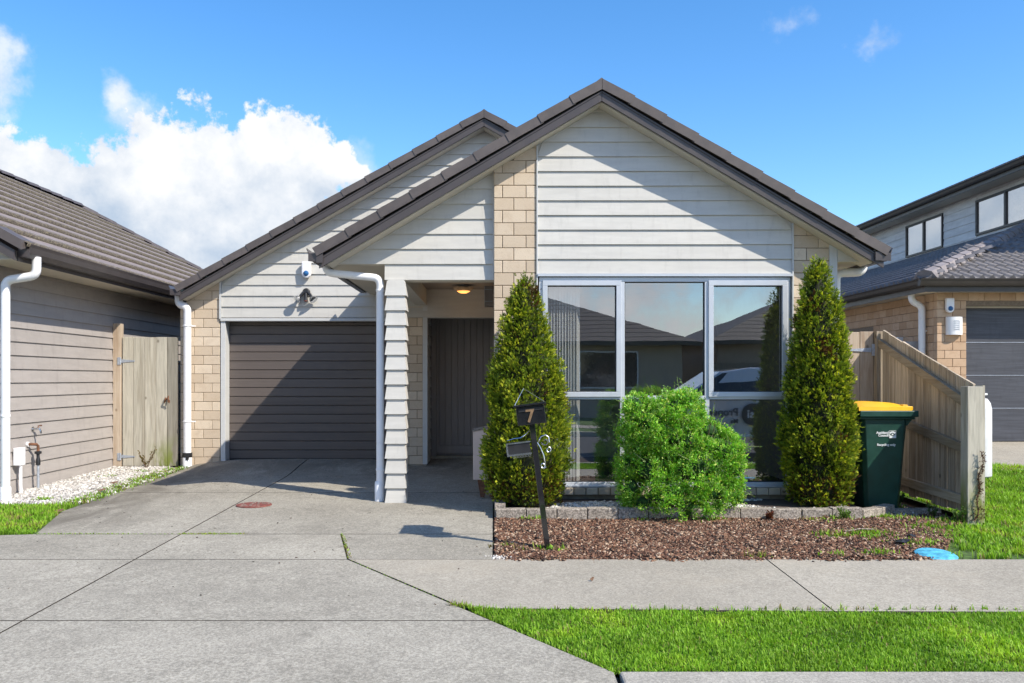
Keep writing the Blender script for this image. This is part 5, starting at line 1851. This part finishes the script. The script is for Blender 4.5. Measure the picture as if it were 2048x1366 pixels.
def grass(name, px, py, h0, h1, label, w=.0035, lean=.9, palette=None, dz_=0.0, keep=None, dry=None):
    n = len(px)
    pz = gzv(px, py) - .014 + dz_
    nz_ = pnoise(px, py, 2.2); nf = pnoise(px, py, 9.0, 3.0)
    h = rng.uniform(h0, h1, n) * (1 + .35 * nz_ + .35 * nf)
    az = rng.uniform(0, 2 * np.pi, n)
    tl = rng.uniform(.1, 1, n) ** 1.2 * lean
    fx, fy_ = np.cos(az + 1.57), np.sin(az + 1.57)
    dxv, dyv = np.cos(az), np.sin(az)
    ww = w * rng.uniform(.6, 1.35, n)
    P0 = np.stack([px, py, pz], 1)
    side_ = np.stack([fx, fy_, np.zeros(n)], 1) * ww[:, None]
    d1 = np.stack([dxv * np.sin(tl * .6), dyv * np.sin(tl * .6), np.cos(tl * .6)], 1)
    d2 = np.stack([dxv * np.sin(tl * 1.5), dyv * np.sin(tl * 1.5), np.cos(tl * 1.5)], 1)
    P1 = P0 + d1 * (h * .55)[:, None]; P2 = P1 + d2 * (h * .45)[:, None]
    V = np.stack([P0 - side_, P0 + side_, P1 + side_ * .8, P1 - side_ * .8, P2], 1).reshape(-1, 3)
    b = np.arange(n)[:, None] * 5
    Fq = np.concatenate([b + [[0, 1, 2]], b + [[0, 2, 3]], b + [[3, 2, 4]]])
    g1, g2 = np.array((.12, .27, .014)), np.array((.36, .60, .055))
    t = np.clip(rng.uniform(0, 1, n) * .75 + .25 * nz_ + .25 * nf + .1, 0, 1)[:, None]
    c = g1 * (1 - t) + g2 * t
    patch = pnoise(px, py, 3.4, 12.0)[:, None]
    c = c * (1 + .30 * patch) + np.clip(patch - .15, 0, 1) * np.array((.16, .05, .0))
    dr = rng.uniform(0, 1, n) < (.035 if dry is None else dry) * (1 + 4 * np.clip(patch[:, 0], 0, 1))
    c[dr] = np.array((.30, .24, .10)) * rng.uniform(.6, 1.1, dr.sum())[:, None]
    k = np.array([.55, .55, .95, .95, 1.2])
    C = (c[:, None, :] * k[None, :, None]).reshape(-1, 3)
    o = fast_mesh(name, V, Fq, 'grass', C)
    tag(o, label, 'grass', kind='stuff')
    return o


px, py = rand_in([(-.15, 4.825), (.535, 3.835), (4.4, 3.84), (4.4, 4.74), (1.91, 4.76)], 70000)
grass('verge_grass', px, py, .019, .038, 'strip of bright mown grass between the footpath and the kerb', dry=.03, lean=1.15, w=.0032)
px, py = rand_in([(3.2, 6.06), (7.5, 6.06), (7.5, 10.3), (5.9, 10.85), (4.33, 10.85), (4.33, 7.4), (3.8, 7.15)], 75000)
edge_n = pnoise(px, py, 5.0, 2.0)
keep = (px - 3.2 + .8 * edge_n) > (0.55 * rng.uniform(0, 1, len(px)) ** 1.0) * (py < 7.4)
px, py = px[keep], py[keep]
grass('lawn_grass', px, py, .03, .062, 'rough green lawn to the right of the fence post', w=.0045, dry=.06)
px, py = rand_in([(-5.6, 6.7), (-3.77, 6.93), (-4.06, 8.0), (-4.08, 8.35), (-5.6, 8.35)], 19000)
grass('side_lawn_grass', px, py, .03, .062, 'small patch of lawn beside the left edge of the driveway', w=.0045, dry=.10)


def weeds(name, spots, label, hh=(.02, .06), per=60, spread=.05, w=.004):
    X = []; Yv = []
    for (a, b, k) in spots:
        n = int(per * k)
        X.append(rng.normal(a, spread * k ** .5, n)); Yv.append(rng.normal(b, spread * .6 * k ** .5, n))
    X = np.concatenate(X); Yv = np.concatenate(Yv)
    o = grass(name, X, Yv, hh[0], hh[1], label, w=w, lean=1.2, dz_=.01, dry=.18)
    return o


# weeds in the driveway joints and round the bed
sp = [(x_, 6.93, .25 if x_ < -2.9 else .12) for x_ in np.arange(-3.72, -2.5, .05)] + [(x_, 6.935, .6) for x_ in np.arange(-2.55, -2.05, .035)]
o = weeds('joint_weeds', sp, 'thin line of grassy weeds growing in the driveway joint', (.008, .02), 60, .03, .003)

sp = [(-1.247 + .21 * t + .01, 6.93 - .895 * t, .5) for t in np.linspace(0.02, .95, 16)]
weeds('crack_weeds', sp, 'weeds in the short slanting crack in the driveway', (.008, .026), 26, .012, .003)
sp = [(-.23 + .15 * t, 4.90 - .12 * t, .8) for t in np.linspace(0, 1, 8)] + [(x_, 4.80, .4) for x_ in np.arange(-.1, 3.6, .09)]
weeds('slab_edge_moss', [(-1.03 + .86 * t, 6.03 - 1.2 * t, .35) for t in np.linspace(.03, .97, 30)], 'low moss along the slanting joint between driveway and footpath', (.004, .010), 18, .010, .003)
weeds('verge_edge_weeds', sp, 'ragged weeds where the verge grass meets the footpath', (.02, .045), 30, .02, .003)
sp = [(3.05, 6.9, 3), (2.72, 6.85, 1.5), (3.3, 6.55, 2.6), (3.75, 7.2, 3), (3.95, 7.5, 2.5), (3.55, 7.62, 2), (2.98, 7.55, 2.4), (3.1, 7.65, 1.5), (1.9, 6.12, .4), (2.45, 6.14, .8), (2.8, 6.2, 1.2), (3.8, 8.2, 2), (3.6, 6.9, 2.5),
      (.42, 6.38, .7), (.08, 6.45, .5), (.2, 6.3, .4), (.30, 7.55, .5), (.38, 7.55, .4), (1.3, 7.5, .3), (1.95, 7.5, .7)]
weeds('bed_weeds', sp, 'scattered green weeds over the bark chip bed', (.02, .06), 90, .07, .006)
sp = [(x_, 9 + (x_ + 4.08) * 0 + q, .9) for x_ in (-4.1, -4.2, -4.28) for q in np.arange(-.55, 2.2, .16)] + [(-4.6, 8.6 + .03 * k, 1) for k in range(5)] + [(-4.45, 10.9, 3), (-4.3, 10.5, 2), (-4.7, 10.4, 1.2)]
weeds('pebble_weeds', sp, 'thin grass weeds along the white pebble strip', (.02, .05), 46, .05, .004)

# loose chips and pebbles
def chips(name, px, py, zb, size, label, cat, pal, mat, flat=.25, thick=(.2, .4), aspect=(.3, .7), tilt=.5):
    n = len(px)
    L_ = rng.uniform(size[0], size[1], n); W_ = L_ * rng.uniform(aspect[0], aspect[1], n); T_ = L_ * rng.uniform(thick[0], thick[1], n) * flat * 2
    base = np.array([(-1, -1, -1), (1, -1, -1), (1, 1, -1), (-1, 1, -1), (-.7, -.8, 1), (.8, -.6, 1), (.6, .8, 1), (-.8, .7, 1)], float)
    V = np.repeat(base[None], n, 0) * (1 + rng.uniform(-.22, .22, (n, 8, 3)))
    V *= np.stack([L_, W_, T_], 1)[:, None, :] * .5
    a = rng.uniform(0, 6.283, n); bt = rng.normal(0, tilt, n); ct = rng.normal(0, tilt, n)
    def rot(V, ang, i, j):
        c, s = np.cos(ang)[:, None], np.sin(ang)[:, None]
        x, y = V[..., i] * c - V[..., j] * s, V[..., i] * s + V[..., j] * c
        V[..., i] = x; V[..., j] = y
    rot(V, bt, 0, 2); rot(V, ct, 1, 2); rot(V, a, 0, 1)
    V += np.stack([px, py, zb + T_ * .3 + rng.uniform(0, 1, n) * size[1] * .25], 1)[:, None, :]
    Fb = np.array([(3, 2, 1, 0), (4, 5, 6, 7), (0, 1, 5, 4), (1, 2, 6, 5), (2, 3, 7, 6), (3, 0, 4, 7)])
    Fq = (np.arange(n)[:, None, None] * 8 + Fb[None]).reshape(-1, 4)
    pal = np.array(pal)
    c = pal[rng.integers(0, len(pal), n)] * rng.uniform(.75, 1.25, n)[:, None]
    C = np.repeat(c[:, None, :], 8, 1).reshape(-1, 3)
    o = fast_mesh(name, V.reshape(-1, 3), Fq, mat, C)
    tag(o, label, cat, kind='stuff')
    return o


bed_poly = [(.01, 6.05), (3.2, 6.05), (3.95, 7.3), (4.12, 7.45), (4.12, 7.9), (3.4, 7.62), (.01, 7.6)]
bedg = slab('bed_ground', bed_poly, 'soil', None, -.03, 0); tag(bedg, kind='structure')
px, py = rand_in(bed_poly, 56000)
od = rng.uniform(0, 1, len(px)) < .012
px = np.where(od, rng.uniform(0.0, 3.2, len(px)), px); py = np.where(od, 6.05 - np.abs(rng.normal(0, .035, len(px))), py)
hump = .022 * pnoise(px, py, 2.5, 5.0) + .012 * pnoise(px, py, 7.0, 1.0) + .012
chips('bark_chips', px, py, gzv(px, py) - .016 + hump, (.008, .038), 'red brown bark chips covering the front bed', 'bark mulch',
      [(.15, .070, .042), (.095, .045, .029), (.21, .11, .068), (.26, .16, .10), (.035, .023, .018), (.42, .31, .22), (.12, .060, .038), (.045, .028, .021), (.17, .09, .055)], 'chips', .35)
peb_poly = [(-5.13, 8.45), (-4.10, 8.45), (-4.07, 9.2), (-4.12, 11.3), (-4.4, 11.42), (-5.13, 11.42)]
pg = slab('pebble_ground', [(-5.2, 8.4), (-4.05, 8.4), (-4.05, 11.5), (-5.2, 11.5)], 'soil', None, -.035, 0); tag(pg, kind='structure')
px, py = rand_in(peb_poly, 15000)
ke = (px < -4.30 + .12 * pnoise(px, py, 4.0)) | (rng.uniform(0, 1, len(px)) < .12)
px, py = px[ke], py[ke]
wp = [(.54, .51, .47), (.62, .60, .57), (.44, .41, .37), (.56, .53, .48), (.28, .26, .23)]
chips('white_pebbles', px, py, gzv(px, py) - .022, (.014, .034), 'white pebbles along the foot of the taupe wall', 'pebbles', wp, 'pebble', .9, (.45, .75), (.6, 1.0), .8)
px, py = rand_in([(.3, 7.72), (3.3, 7.72), (3.3, 8.45), (.3, 8.45)], 9000)
ke = pnoise(px, py, 1.6, 8.0) > -.12
chips('bed_pebbles', px[ke], py[ke], .022 + 0 * px[ke], (.012, .03), 'small white pebbles inside the block edging under the window', 'pebbles', wp, 'pebble', .9, (.45, .75), (.6, 1.0), .8)
px = np.concatenate([rng.normal(.05, .05, 110), rng.normal(3.75, .12, 40)]); py = np.concatenate([rng.normal(6.10, .03, 110), rng.normal(7.9, .08, 40)])
chips('spilled_mortar', px, py, gzv(px, py) - .012, (.006, .02), 'white crumbs at the corner of the bed and footpath', 'rubble', wp, 'pebble', .8, (.4, .7), (.5, 1.0), .6)
# dirt and leaf bits along the walk
px, py = rand_in([(-4, 3.9), (-.1, 4.9), (0, 11), (-4, 11)], 240)
chips('leaf_litter', px, py, gzv(px, py) + .001, (.006, .02), 'tiny dark leaf scraps scattered over the driveway', 'leaf litter', [(.05, .035, .025), (.09, .05, .03), (.03, .025, .02)], 'chips', .2, (.1, .25), (.3, .7), .3)

# blue cover, black fabric scraps
bcx, bcy = GP(1872, 1110)
m2 = MB(); prof = [(.115, -.02), (.12, .004), (.108, .014), (.06, .02), (.001, .022)]
m2.lathe((0, 0, 0), prof, 28)
m2.v = [(bcx + x_ * 1.15, bcy + y_ * 1.35, gz(bcx, bcy) + z_ + y_ * .10) for x_, y_, z_ in m2.v]
bcv = m2.build('blue_toby_cover', 'cover_blue'); tag(bcv, 'light blue round utility cover at the edge of the footpath', 'utility cover')
for (a, b, r_, lab) in ((1806, 1089, .2, 'left piece of torn black weed mat beside the blue cover'), (1822, 1078, 1.1, 'small scrap of black weed mat above the larger torn piece')):
    X_, Y_ = GP(a, b)
    m2 = MB(); n_ = 9
    for i in range(n_):
        t = i / n_ * 6.283; rr = random.uniform(.035, .075)
        m2.v.append((X_ + rr * math.cos(t) * 1.2, Y_ + rr * math.sin(t), gz(X_, Y_) + .012 + .03 * random.random()))
    m2.v.append((X_, Y_, gz(X_, Y_) + .045))
    m2.f = [(i, (i + 1) % n_, n_) for i in range(n_)]
    tag(m2.build('weed_mat_scrap', 'blackpl'), lab, 'weed mat')
# fallen leaves, cut timber bits near the pebble strip
for (a, b, lab) in ((203, 984, 'dry tan leaf lying at the edge of the pebbles'), (228, 969, 'curled brown leaf lying further back on the pebbles'), (118, 1026, 'reddish dead leaf at the corner of the left lawn'), (1184, 1163, 'small red leaf lying on the footpath')):
    X_, Y_ = GP(a, b)
    m2 = MB(); L_ = .05 if b < 1100 else .016
    zb = gz(X_, Y_) + (.012 if b < 1100 else .004)
    m2.v = [(X_ - L_, Y_, zb + .01), (X_, Y_ - L_ * .4, zb), (X_ + L_, Y_ + .01, zb + .018), (X_, Y_ + L_ * .4, zb + .022), (X_ - L_ * .5, Y_ - L_ * .3, zb + .006), (X_ + L_ * .5, Y_ + L_ * .35, zb + .026)]
    m2.f = [(0, 4, 1, 3), (1, 2, 5, 3)]
    tag(m2.build('fallen_leaf', 'deadstem'), lab, 'leaf')
m2 = MB(); X_, Y_ = GP(1690, 1070); X2, Y2 = GP(1748, 1067)
m2.tube([(X_, Y_, gz(X_, Y_) + .03), ((X_ + X2) / 2, (Y_ + Y2) / 2, gz(X_, Y_) + .045), (X2, Y2, gz(X2, Y2) + .035)], .004, 5)
tag(m2.build('fallen_twig', 'edging'), 'pale thin twig lying across the bark chips', 'twig')

# ================================================================== FOLIAGE
def spray_mesh(name, P, D, T, L_, col, nleaf, lw, parent, mat, droop=.0):
    """fans of narrow leaves. P base, D direction, T in-plane side vector, L_ length, col colour per spray"""
    n = len(P)
    Vs = []; Cs = []
    for k in range(nleaf):
        t = (k + 1) / nleaf
        ang = (1 if k % 2 else -1) * (1 - .6 * t) * .75 if k < nleaf - 1 else 0
        ang = ang + rng.normal(0, .18, n)
        st = P + D * (L_ * (.15 + .62 * (t - 1 / nleaf)))[:, None]
        d = D * np.cos(ang)[:, None] + T * np.sin(ang)[:, None]
        N_ = np.cross(D, T)
        d = d + N_ * rng.normal(0, .22, n)[:, None]
        s = np.cross(d, N_); s /= np.linalg.norm(s, axis=1)[:, None] + 1e-9
        ll = L_ * rng.uniform(.38, .6, n)
        w_ = lw * rng.uniform(.7, 1.2, n)
        tip = st + d * ll[:, None]; mid = st + d * (ll * .5)[:, None] + N_ * (rng.normal(0, .1, n) * ll)[:, None]
        Vs.append(np.stack([st, mid + s * w_[:, None], tip, mid - s * w_[:, None]], 1))
        cc = col * (0.75 + .35 * t) * rng.uniform(.85, 1.15, n)[:, None]
        Cs.append(np.repeat(cc[:, None, :], 4, 1))
    V = np.concatenate(Vs).reshape(-1, 3); C = np.concatenate(Cs).reshape(-1, 3)
    Fq = np.arange(len(V)).reshape(-1, 4)
    return fast_mesh(name, V, Fq, mat, C, parent)


def unit(a): return a / (np.linalg.norm(a, axis=1)[:, None] + 1e-9)


def conifer(X, Y, H, R, label, seed, n=17000):
    zb = .03
    tr = thing('conifer_tree', (X, Y, zb), label, 'conifer', 'two clipped conifers flanking the front window')
    def prof(t):
        t = np.asarray(t)
        return np.interp(t, [0, .05, .17, .26, .39, .56, .73, .86, .93, .98, 1], [.66, .8, .98, 1, .88, .78, .60, .42, .28, .11, .02])
    nc_ = 1150
    ct = rng.uniform(0, 1, nc_ * 2); ct = ct[rng.uniform(0, 1, nc_ * 2) < (.15 + .87 * prof(ct))][:nc_]; nc_ = len(ct)
    ca = rng.uniform(0, 2 * np.pi, nc_)
    lump = np.array([mnoise.fractal(Vector((math.cos(q) * 2.2 + seed, math.sin(q) * 2.2, w * 4.5)), 1.0, 2.0, 3) for q, w in zip(ca, ct)])
    cr = R * prof(ct) * (1 + .20 * lump) + rng.uniform(-.045, .028, nc_)
    cr = np.maximum(cr, .01)
    cdead = np.array([mnoise.noise(Vector((math.cos(q) * 2 + 9 + seed, math.sin(q) * 2, w * 7))) for q, w in zip(ca, ct)])
    ctone = rng.uniform(-.25, .25, nc_) + .5 * lump
    per_ = n // nc_
    ci = np.repeat(np.arange(nc_), per_); n = len(ci)
    off = rng.normal(0, 1, (n, 3)) * np.array((.022, .022, .034))
    C0 = np.stack([X + cr * np.cos(ca), Y + cr * np.sin(ca), zb + .03 + ct * (H - .10)], 1)
    out_ = np.stack([np.cos(ca), np.sin(ca), np.zeros(nc_)], 1)[ci]
    radial = (off * out_).sum(1)
    d2 = (off ** 2).sum(1) / .028 ** 2
    P = C0[ci] + off + out_ * (.012 * np.exp(-d2 * .5))[:, None]
    cd = unit(np.stack([np.cos(ca), np.sin(ca), np.zeros(nc_)], 1) * rng.uniform(.3, .9, nc_)[:, None] + np.array([0, 0, 1]) * rng.uniform(.5, 1.1, nc_)[:, None] + rng.normal(0, .25, (nc_, 3)))
    D = unit(cd[ci] + off / .05 * .5 + rng.normal(0, .16, (n, 3)))
    ctan = unit(np.cross(cd, rng.normal(0, 1, (nc_, 3))))
    T = unit(np.cross(D, unit(ctan[ci] + rng.normal(0, .35, (n, 3)))))
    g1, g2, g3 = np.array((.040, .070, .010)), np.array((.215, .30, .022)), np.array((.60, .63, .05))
    k = np.clip(.50 + radial / .045 + ctone[ci] * .7 + rng.normal(0, .13, n), 0, 1)[:, None]  # crevice shade painted in: sprays darker toward clump insides and hollows
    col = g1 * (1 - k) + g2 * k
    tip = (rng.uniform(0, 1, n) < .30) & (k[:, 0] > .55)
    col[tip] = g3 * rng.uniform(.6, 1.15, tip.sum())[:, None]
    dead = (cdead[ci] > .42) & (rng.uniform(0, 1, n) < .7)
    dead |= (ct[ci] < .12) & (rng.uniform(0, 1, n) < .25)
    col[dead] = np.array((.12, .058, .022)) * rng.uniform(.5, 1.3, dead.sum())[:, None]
    L_ = rng.uniform(.026, .052, n)
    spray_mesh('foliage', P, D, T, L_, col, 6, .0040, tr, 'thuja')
    # woody trunk, then a solid dark core painted as the crown's inner shade
    m2 = MB()
    m2.tube([(X, Y, zb - .08), (X + .01, Y, zb + H * .5), (X, Y, zb + H * .93)], [.03, .018, .004], 7)
    m2.build('trunk', 'bark', tr)
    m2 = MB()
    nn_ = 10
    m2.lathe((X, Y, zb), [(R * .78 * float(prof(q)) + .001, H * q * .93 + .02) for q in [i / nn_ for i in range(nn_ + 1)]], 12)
    m2.build('dark_core', 'innerdark', tr)
    for i in range(110):
        pass
    return tr


M['innerdark'] = surf('dark_crown_core', (.022, .026, .010), 1, .4, 30)
conifer(WX(1052, 8.1), 8.1, 2.20, .355, 'slightly shorter clipped conifer left of the front window behind the letterbox', 1.3, 26000)
conifer(WX(1637, 8.1), 8.1, 2.36, .295, 'slightly taller clipped conifer right of the front window beside the bin', 6.1, 26000)


def bush():
    YB = 7.74
    X, Y, zb = WX(1363, YB), YB, .0
    o = thing('green_bush', (X, Y, zb), 'bright green bushy shrub in front of the window between the conifers', 'shrub')
    lobes = [(1290, 840, .22, .26, .19), (1270, 808, .13, .16, .10), (1350, 820, .24, .24, .16), (1372, 800, .14, .16, .10), (1262, 868, .14, .2, .13), (1330, 870, .28, .3, .18),
             (1418, 862, .15, .24, .12), (1445, 900, .20, .30, .17), (1468, 938, .14, .24, .15), (1390, 935, .32, .38, .24), (1300, 940, .26, .34, .20), (1262, 975, .13, .25, .15), (1250, 925, .10, .18, .09),
             (1330, 990, .32, .36, .18), (1420, 985, .26, .32, .17), (1465, 985, .11, .2, .10), (1370, 880, .22, .34, .18), (1285, 1005, .16, .26, .11), (1375, 1015, .24, .28, .12)]
    Pn = []; Nn = []; dep = []
    for (a, b, rx, ry, rz_) in lobes:
        a = 1363 + (a - 1363) * .89; b = 1040 + (b - 1040) * .97
        c = np.array((WX(a, YB), YB + random.uniform(-.05, .05), WZ(b, YB)))
        m_ = int(330 * (rx * rz_) ** .85 / .07 ** .85 * .62)
        d = unit(rng.normal(0, 1, (m_, 3)))
        lump = np.array([mnoise.fractal(Vector(tuple(q * 2.0 + c)), 1.0, 2.0, 3) for q in d])
        Pn.append(c + d * np.array((rx, ry, rz_)) * (1 + .34 * lump + rng.uniform(-.16, .05, m_))[:, None]); Nn.append(unit(d / np.array((rx, ry, rz_)))); dep.append(lump)
    CP = np.concatenate(Pn); CN = np.concatenate(Nn); cl = np.concatenate(dep)
    keep = CP[:, 2] > .02
    for (a, b, rx, ry, rz_) in lobes:
        c = np.array((WX(1363 + (a - 1363) * .89, YB), YB, WZ(1040 + (b - 1040) * .97, YB)))
        keep &= np.linalg.norm((CP - c) / np.array((rx, ry, rz_)), axis=1) > .80
    CP, CN, cl = CP[keep], CN[keep], cl[keep]
    nc_ = len(CP); per_ = 58
    ci = np.repeat(np.arange(nc_), per_); n = len(ci)
    cd = unit(CN * rng.uniform(.4, 1, nc_)[:, None] + np.array([0, 0, .75]) + rng.normal(0, .3, (nc_, 3)))
    # each clump is a spray of twigs opening from a point inside the bush
    tw = unit(cd[ci] + rng.normal(0, .42, (n, 3)))
    al = rng.uniform(.1, 1, n) ** .7
    P = CP[ci] - cd[ci] * .035 + tw * (al * rng.uniform(.055, .105, nc_)[ci])[:, None]
    D = unit(tw + rng.normal(0, .45, (n, 3)))
    T = unit(np.cross(D, rng.normal(0, 1, (n, 3))))
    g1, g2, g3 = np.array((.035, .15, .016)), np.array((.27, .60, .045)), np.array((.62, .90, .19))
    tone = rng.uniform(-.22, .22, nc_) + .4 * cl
    k = np.clip(al * 1.0 + tone[ci] - .05, 0, 1)[:, None]  # leaves darker deep in clumps and hollows, crevice shade put into the colour
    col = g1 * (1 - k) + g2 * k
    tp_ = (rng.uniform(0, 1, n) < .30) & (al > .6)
    col[tp_] = g3 * rng.uniform(.55, 1.15, tp_.sum())[:, None]  # pale lime tips, with sunlit contrast painted into the tint
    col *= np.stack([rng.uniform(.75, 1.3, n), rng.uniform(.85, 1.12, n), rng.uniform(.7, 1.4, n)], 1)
    print('bush sprays', n)
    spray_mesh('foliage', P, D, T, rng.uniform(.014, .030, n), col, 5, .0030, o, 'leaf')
    # long pale shoots that stick out of the outline
    m2 = MB(); SP = []; SD = []
    idx = rng.choice(n, 420, replace=False)
    for i in idx:
        d = Vector(D[i]) + Vector((0, 0, .35)); d.normalize(); p = Vector(P[i]); Ls = random.uniform(.05, .16)
        m2.tube([p, p + d * Ls], [.0016, .0008], 4, False)
        for q in np.linspace(.2, 1, 7): SP.append(p + d * Ls * q); SD.append(d)
    m2.build('shoots', 'shoot', o)['kind'] = 'stuff'
    SP = np.array(SP); SD = unit(np.array(SD) + rng.normal(0, .5, (len(SD), 3)))
    T = unit(np.cross(SD, rng.normal(0, 1, SD.shape)))
    spray_mesh('shoot_leaves', SP, SD, T, rng.uniform(.012, .024, len(SP)), np.tile(np.array((.20, .36, .07)), (len(SP), 1)), 4, .0032, o, 'leaf')['kind'] = 'stuff'
    m2 = MB()
    for i in range(9):
        a = random.uniform(-1, 1); b = random.uniform(-1, 1)
        m2.tube([(X + .1 * a, Y + .06 * b, zb - .08), (X + .3 * a, Y + .12 * b, zb + .4), (X + .42 * a, Y + .2 * b, zb + .85)], [.014, .009, .003], 6)
    m2.build('trunk', 'bark', o)
    m2 = MB()  # solid dark core, its colour standing in for shade inside the bush
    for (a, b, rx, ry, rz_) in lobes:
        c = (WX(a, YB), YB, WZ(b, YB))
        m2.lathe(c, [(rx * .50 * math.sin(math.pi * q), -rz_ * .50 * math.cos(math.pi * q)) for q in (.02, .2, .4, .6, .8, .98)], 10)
    m2.build('dark_core', 'innergreen', o)


M['innergreen'] = surf('dark_bush_core', (.022, .07, .014), 1, .4, 30)
M['shoot'] = surf('pale_shoot', (.34, .38, .18), .7, .1)
bush()

# dead creeper on the fence post
cr = thing('dead_creeper', (4.27, 7.41, 0), 'dry brown creeper stem climbing the front fence post', 'creeper')
pts = [(4.18, 7.40, .0)] + [(4.20 + .055 * t + .012 * math.sin(t * 17), 7.405 - .01 * math.sin(t * 9), .02 + .58 * t) for t in np.linspace(.05, 1, 12)]
MB().tube(pts, [.008] + [.006 - .003 * i / 12 for i in range(12)], 6).build('stem', 'deadstem', cr)
SP = []; SD = []
for i in range(320):
    t = random.random() ** 1.1
    j = min(len(pts) - 2, int(t * (len(pts) - 1)))
    p = Vector(pts[j]).lerp(Vector(pts[j + 1]), random.random())
    SP.append(p + Vector((random.gauss(0, .010 + .03 * (t < .3)), -.004, random.gauss(0, .01)))); SD.append(Vector((random.gauss(0, 1), -.5, random.gauss(0, 1))))
SP = np.array(SP); SD = unit(np.array(SD)); T = unit(np.cross(SD, rng.normal(0, 1, SD.shape)))
spray_mesh('dry_leaves', SP, SD, T, rng.uniform(.01, .028, len(SP)), np.tile(np.array((.10, .045, .025)), (len(SP), 1)), 3, .004, cr, 'thuja')['kind'] = 'stuff'

# low weeds beside the gate at the left, behind the bin
def plantlet(X, Y, h, n_, col, label):
    zb = gz(X, Y) - .01
    o = thing('small_weed', (X, Y, zb), label, 'weed')
    m2 = MB(); SP = []; SD = []
    for i in range(n_):
        a = random.uniform(0, 6.28); d = Vector((math.cos(a) * .45, math.sin(a) * .45, 1)).normalized(); L_ = h * random.uniform(.5, 1)
        m2.tube([(X, Y, zb), Vector((X, Y, zb)) + d * L_], [.003, .0015], 4, False)
        for q in np.linspace(.3, 1, 9): SP.append(Vector((X, Y, zb)) + d * L_ * q); SD.append(d + Vector((random.gauss(0, .6), random.gauss(0, .6), .2)))
    m2.build('stem', 'deadstem', o)
    SP = np.array(SP); SD = unit(np.array(SD)); T = unit(np.cross(SD, rng.normal(0, 1, SD.shape)))
    spray_mesh('foliage', SP, SD, T, rng.uniform(.02, .045, len(SP)), np.tile(np.array(col), (len(SP), 1)) * rng.uniform(.6, 1.3, (len(SP), 1)), 4, .006, o, 'leaf')


plantlet(-4.62, 11.30, .30, 9, (.13, .10, .03), 'straggly brown and green weed at the foot of the side gate')
plantlet(3.10, 7.52, .13, 8, (.13, .24, .04), 'leafy green weed at the right end of the block edging')
plantlet(3.95, 8.3, .18, 8, (.05, .11, .03), 'dark weed growing in the shade beside the bin')
plantlet(3.95, 7.65, .14, 7, (.06, .12, .03), 'low weed in the shade under the fence rail')
plantlet(1.72, 7.56, .12, 6, (.09, .20, .04), 'small weed in front of the edging under the bush')
plantlet(2.45, 7.56, .09, 7, (.16, .05, .03), 'reddish seedling against the edging blocks')
plantlet(4.05, 7.40, .16, 9, (.07, .14, .03), 'weed growing at the foot of the front fence post')

# ================================================================== ACROSS THE STREET (mirrored in the window)
def far_house(X0, X1, Y0, depth, ez, t, name, label, wins_):
    o = thing(name, ((X0 + X1) / 2, Y0, rz + .13), label, 'house')
    MB().box(X0 + .5, X1 - .5, Y0 - depth + .5, Y0 - .5, rz, ez).build('wall', 'far_wall', o)
    m2 = MB(); k = min((X1 - X0) / 2, depth / 2)
    m2.v = [(X0, Y0, ez), (X1, Y0, ez), (X1, Y0 - depth, ez), (X0, Y0 - depth, ez),
            (X0 + k, Y0 - depth / 2, ez + t * k), (X1 - k, Y0 - depth / 2, ez + t * k)]
    m2.f = [(0, 1, 5, 4), (1, 2, 5), (2, 3, 4, 5), (3, 0, 4), (0, 3, 2, 1)]
    m2.build('roof', 'far_roof', o)
    nr = 14
    for i in range(nr):
        a, b = k * i / nr, k * (i + 1) / nr
        m2 = MB()
        m2.hexa([(X0 + a, Y0 - a, ez + t * a), (X1 - a, Y0 - a, ez + t * a), (X1 - b, Y0 - b, ez + t * b), (X0 + b, Y0 - b, ez + t * b),
                 (X0 + a, Y0 - a, ez + t * a + .024), (X1 - a, Y0 - a, ez + t * a + .024), (X1 - b, Y0 - b, ez + t * b + .012), (X0 + b, Y0 - b, ez + t * b + .012)])
        m2.build('roof_course', 'far_roof', o)
    m2 = MB()
    m2.box(X0 - .02, X1 + .02, Y0 - .02, Y0 + .08, ez - .12, ez + .02); m2.build('gutter', 'dark_fascia', o)
    for (a, b, c, d) in wins_:
        w_ = MB().box(a, b, Y0 - .5, Y0 - .45, c, d).build('window', 'alu', o)
        MB().box(a + .05, b - .05, Y0 - .452, Y0 - .44, c + .05, d - .05).build('pane', 'carglass', w_)


far_house(-6.5, 6.9, -11.4, 12, 2.46, .40, 'hip_roofed_house', 'brown hip roofed house across the street, mirrored in the left panes', [(2.9, 4.9, .9, 2.15), (-1.5, .5, .9, 2.1)])
far_house(7.4, 20, -12.5, 11, 2.55, .42, 'tiled_house', 'dark tiled house across the street, mirrored in the right pane', [(12, 13.5, .9, 2.1)])
far_house(-24, -9, -12, 12, 2.5, .42, 'low_house', 'low house across the street to the left, behind the camera', [(-15, -13, .9, 2.1)])
ff = thing('far_paling_fence', (8.2, -10.8, 0), 'dark paling fence across the street, mirrored in the right panes', 'fence')
for i in range(24):
    piece('paling', 7.0 + i * .15, 7.0 + i * .15 + .145, -10.82, -10.80, rz, 1.75 + random.uniform(-.01, .01), 'far_fence', ff)

for o in bpy.data.objects:
    if o.name.startswith('porch_bulb'): pass
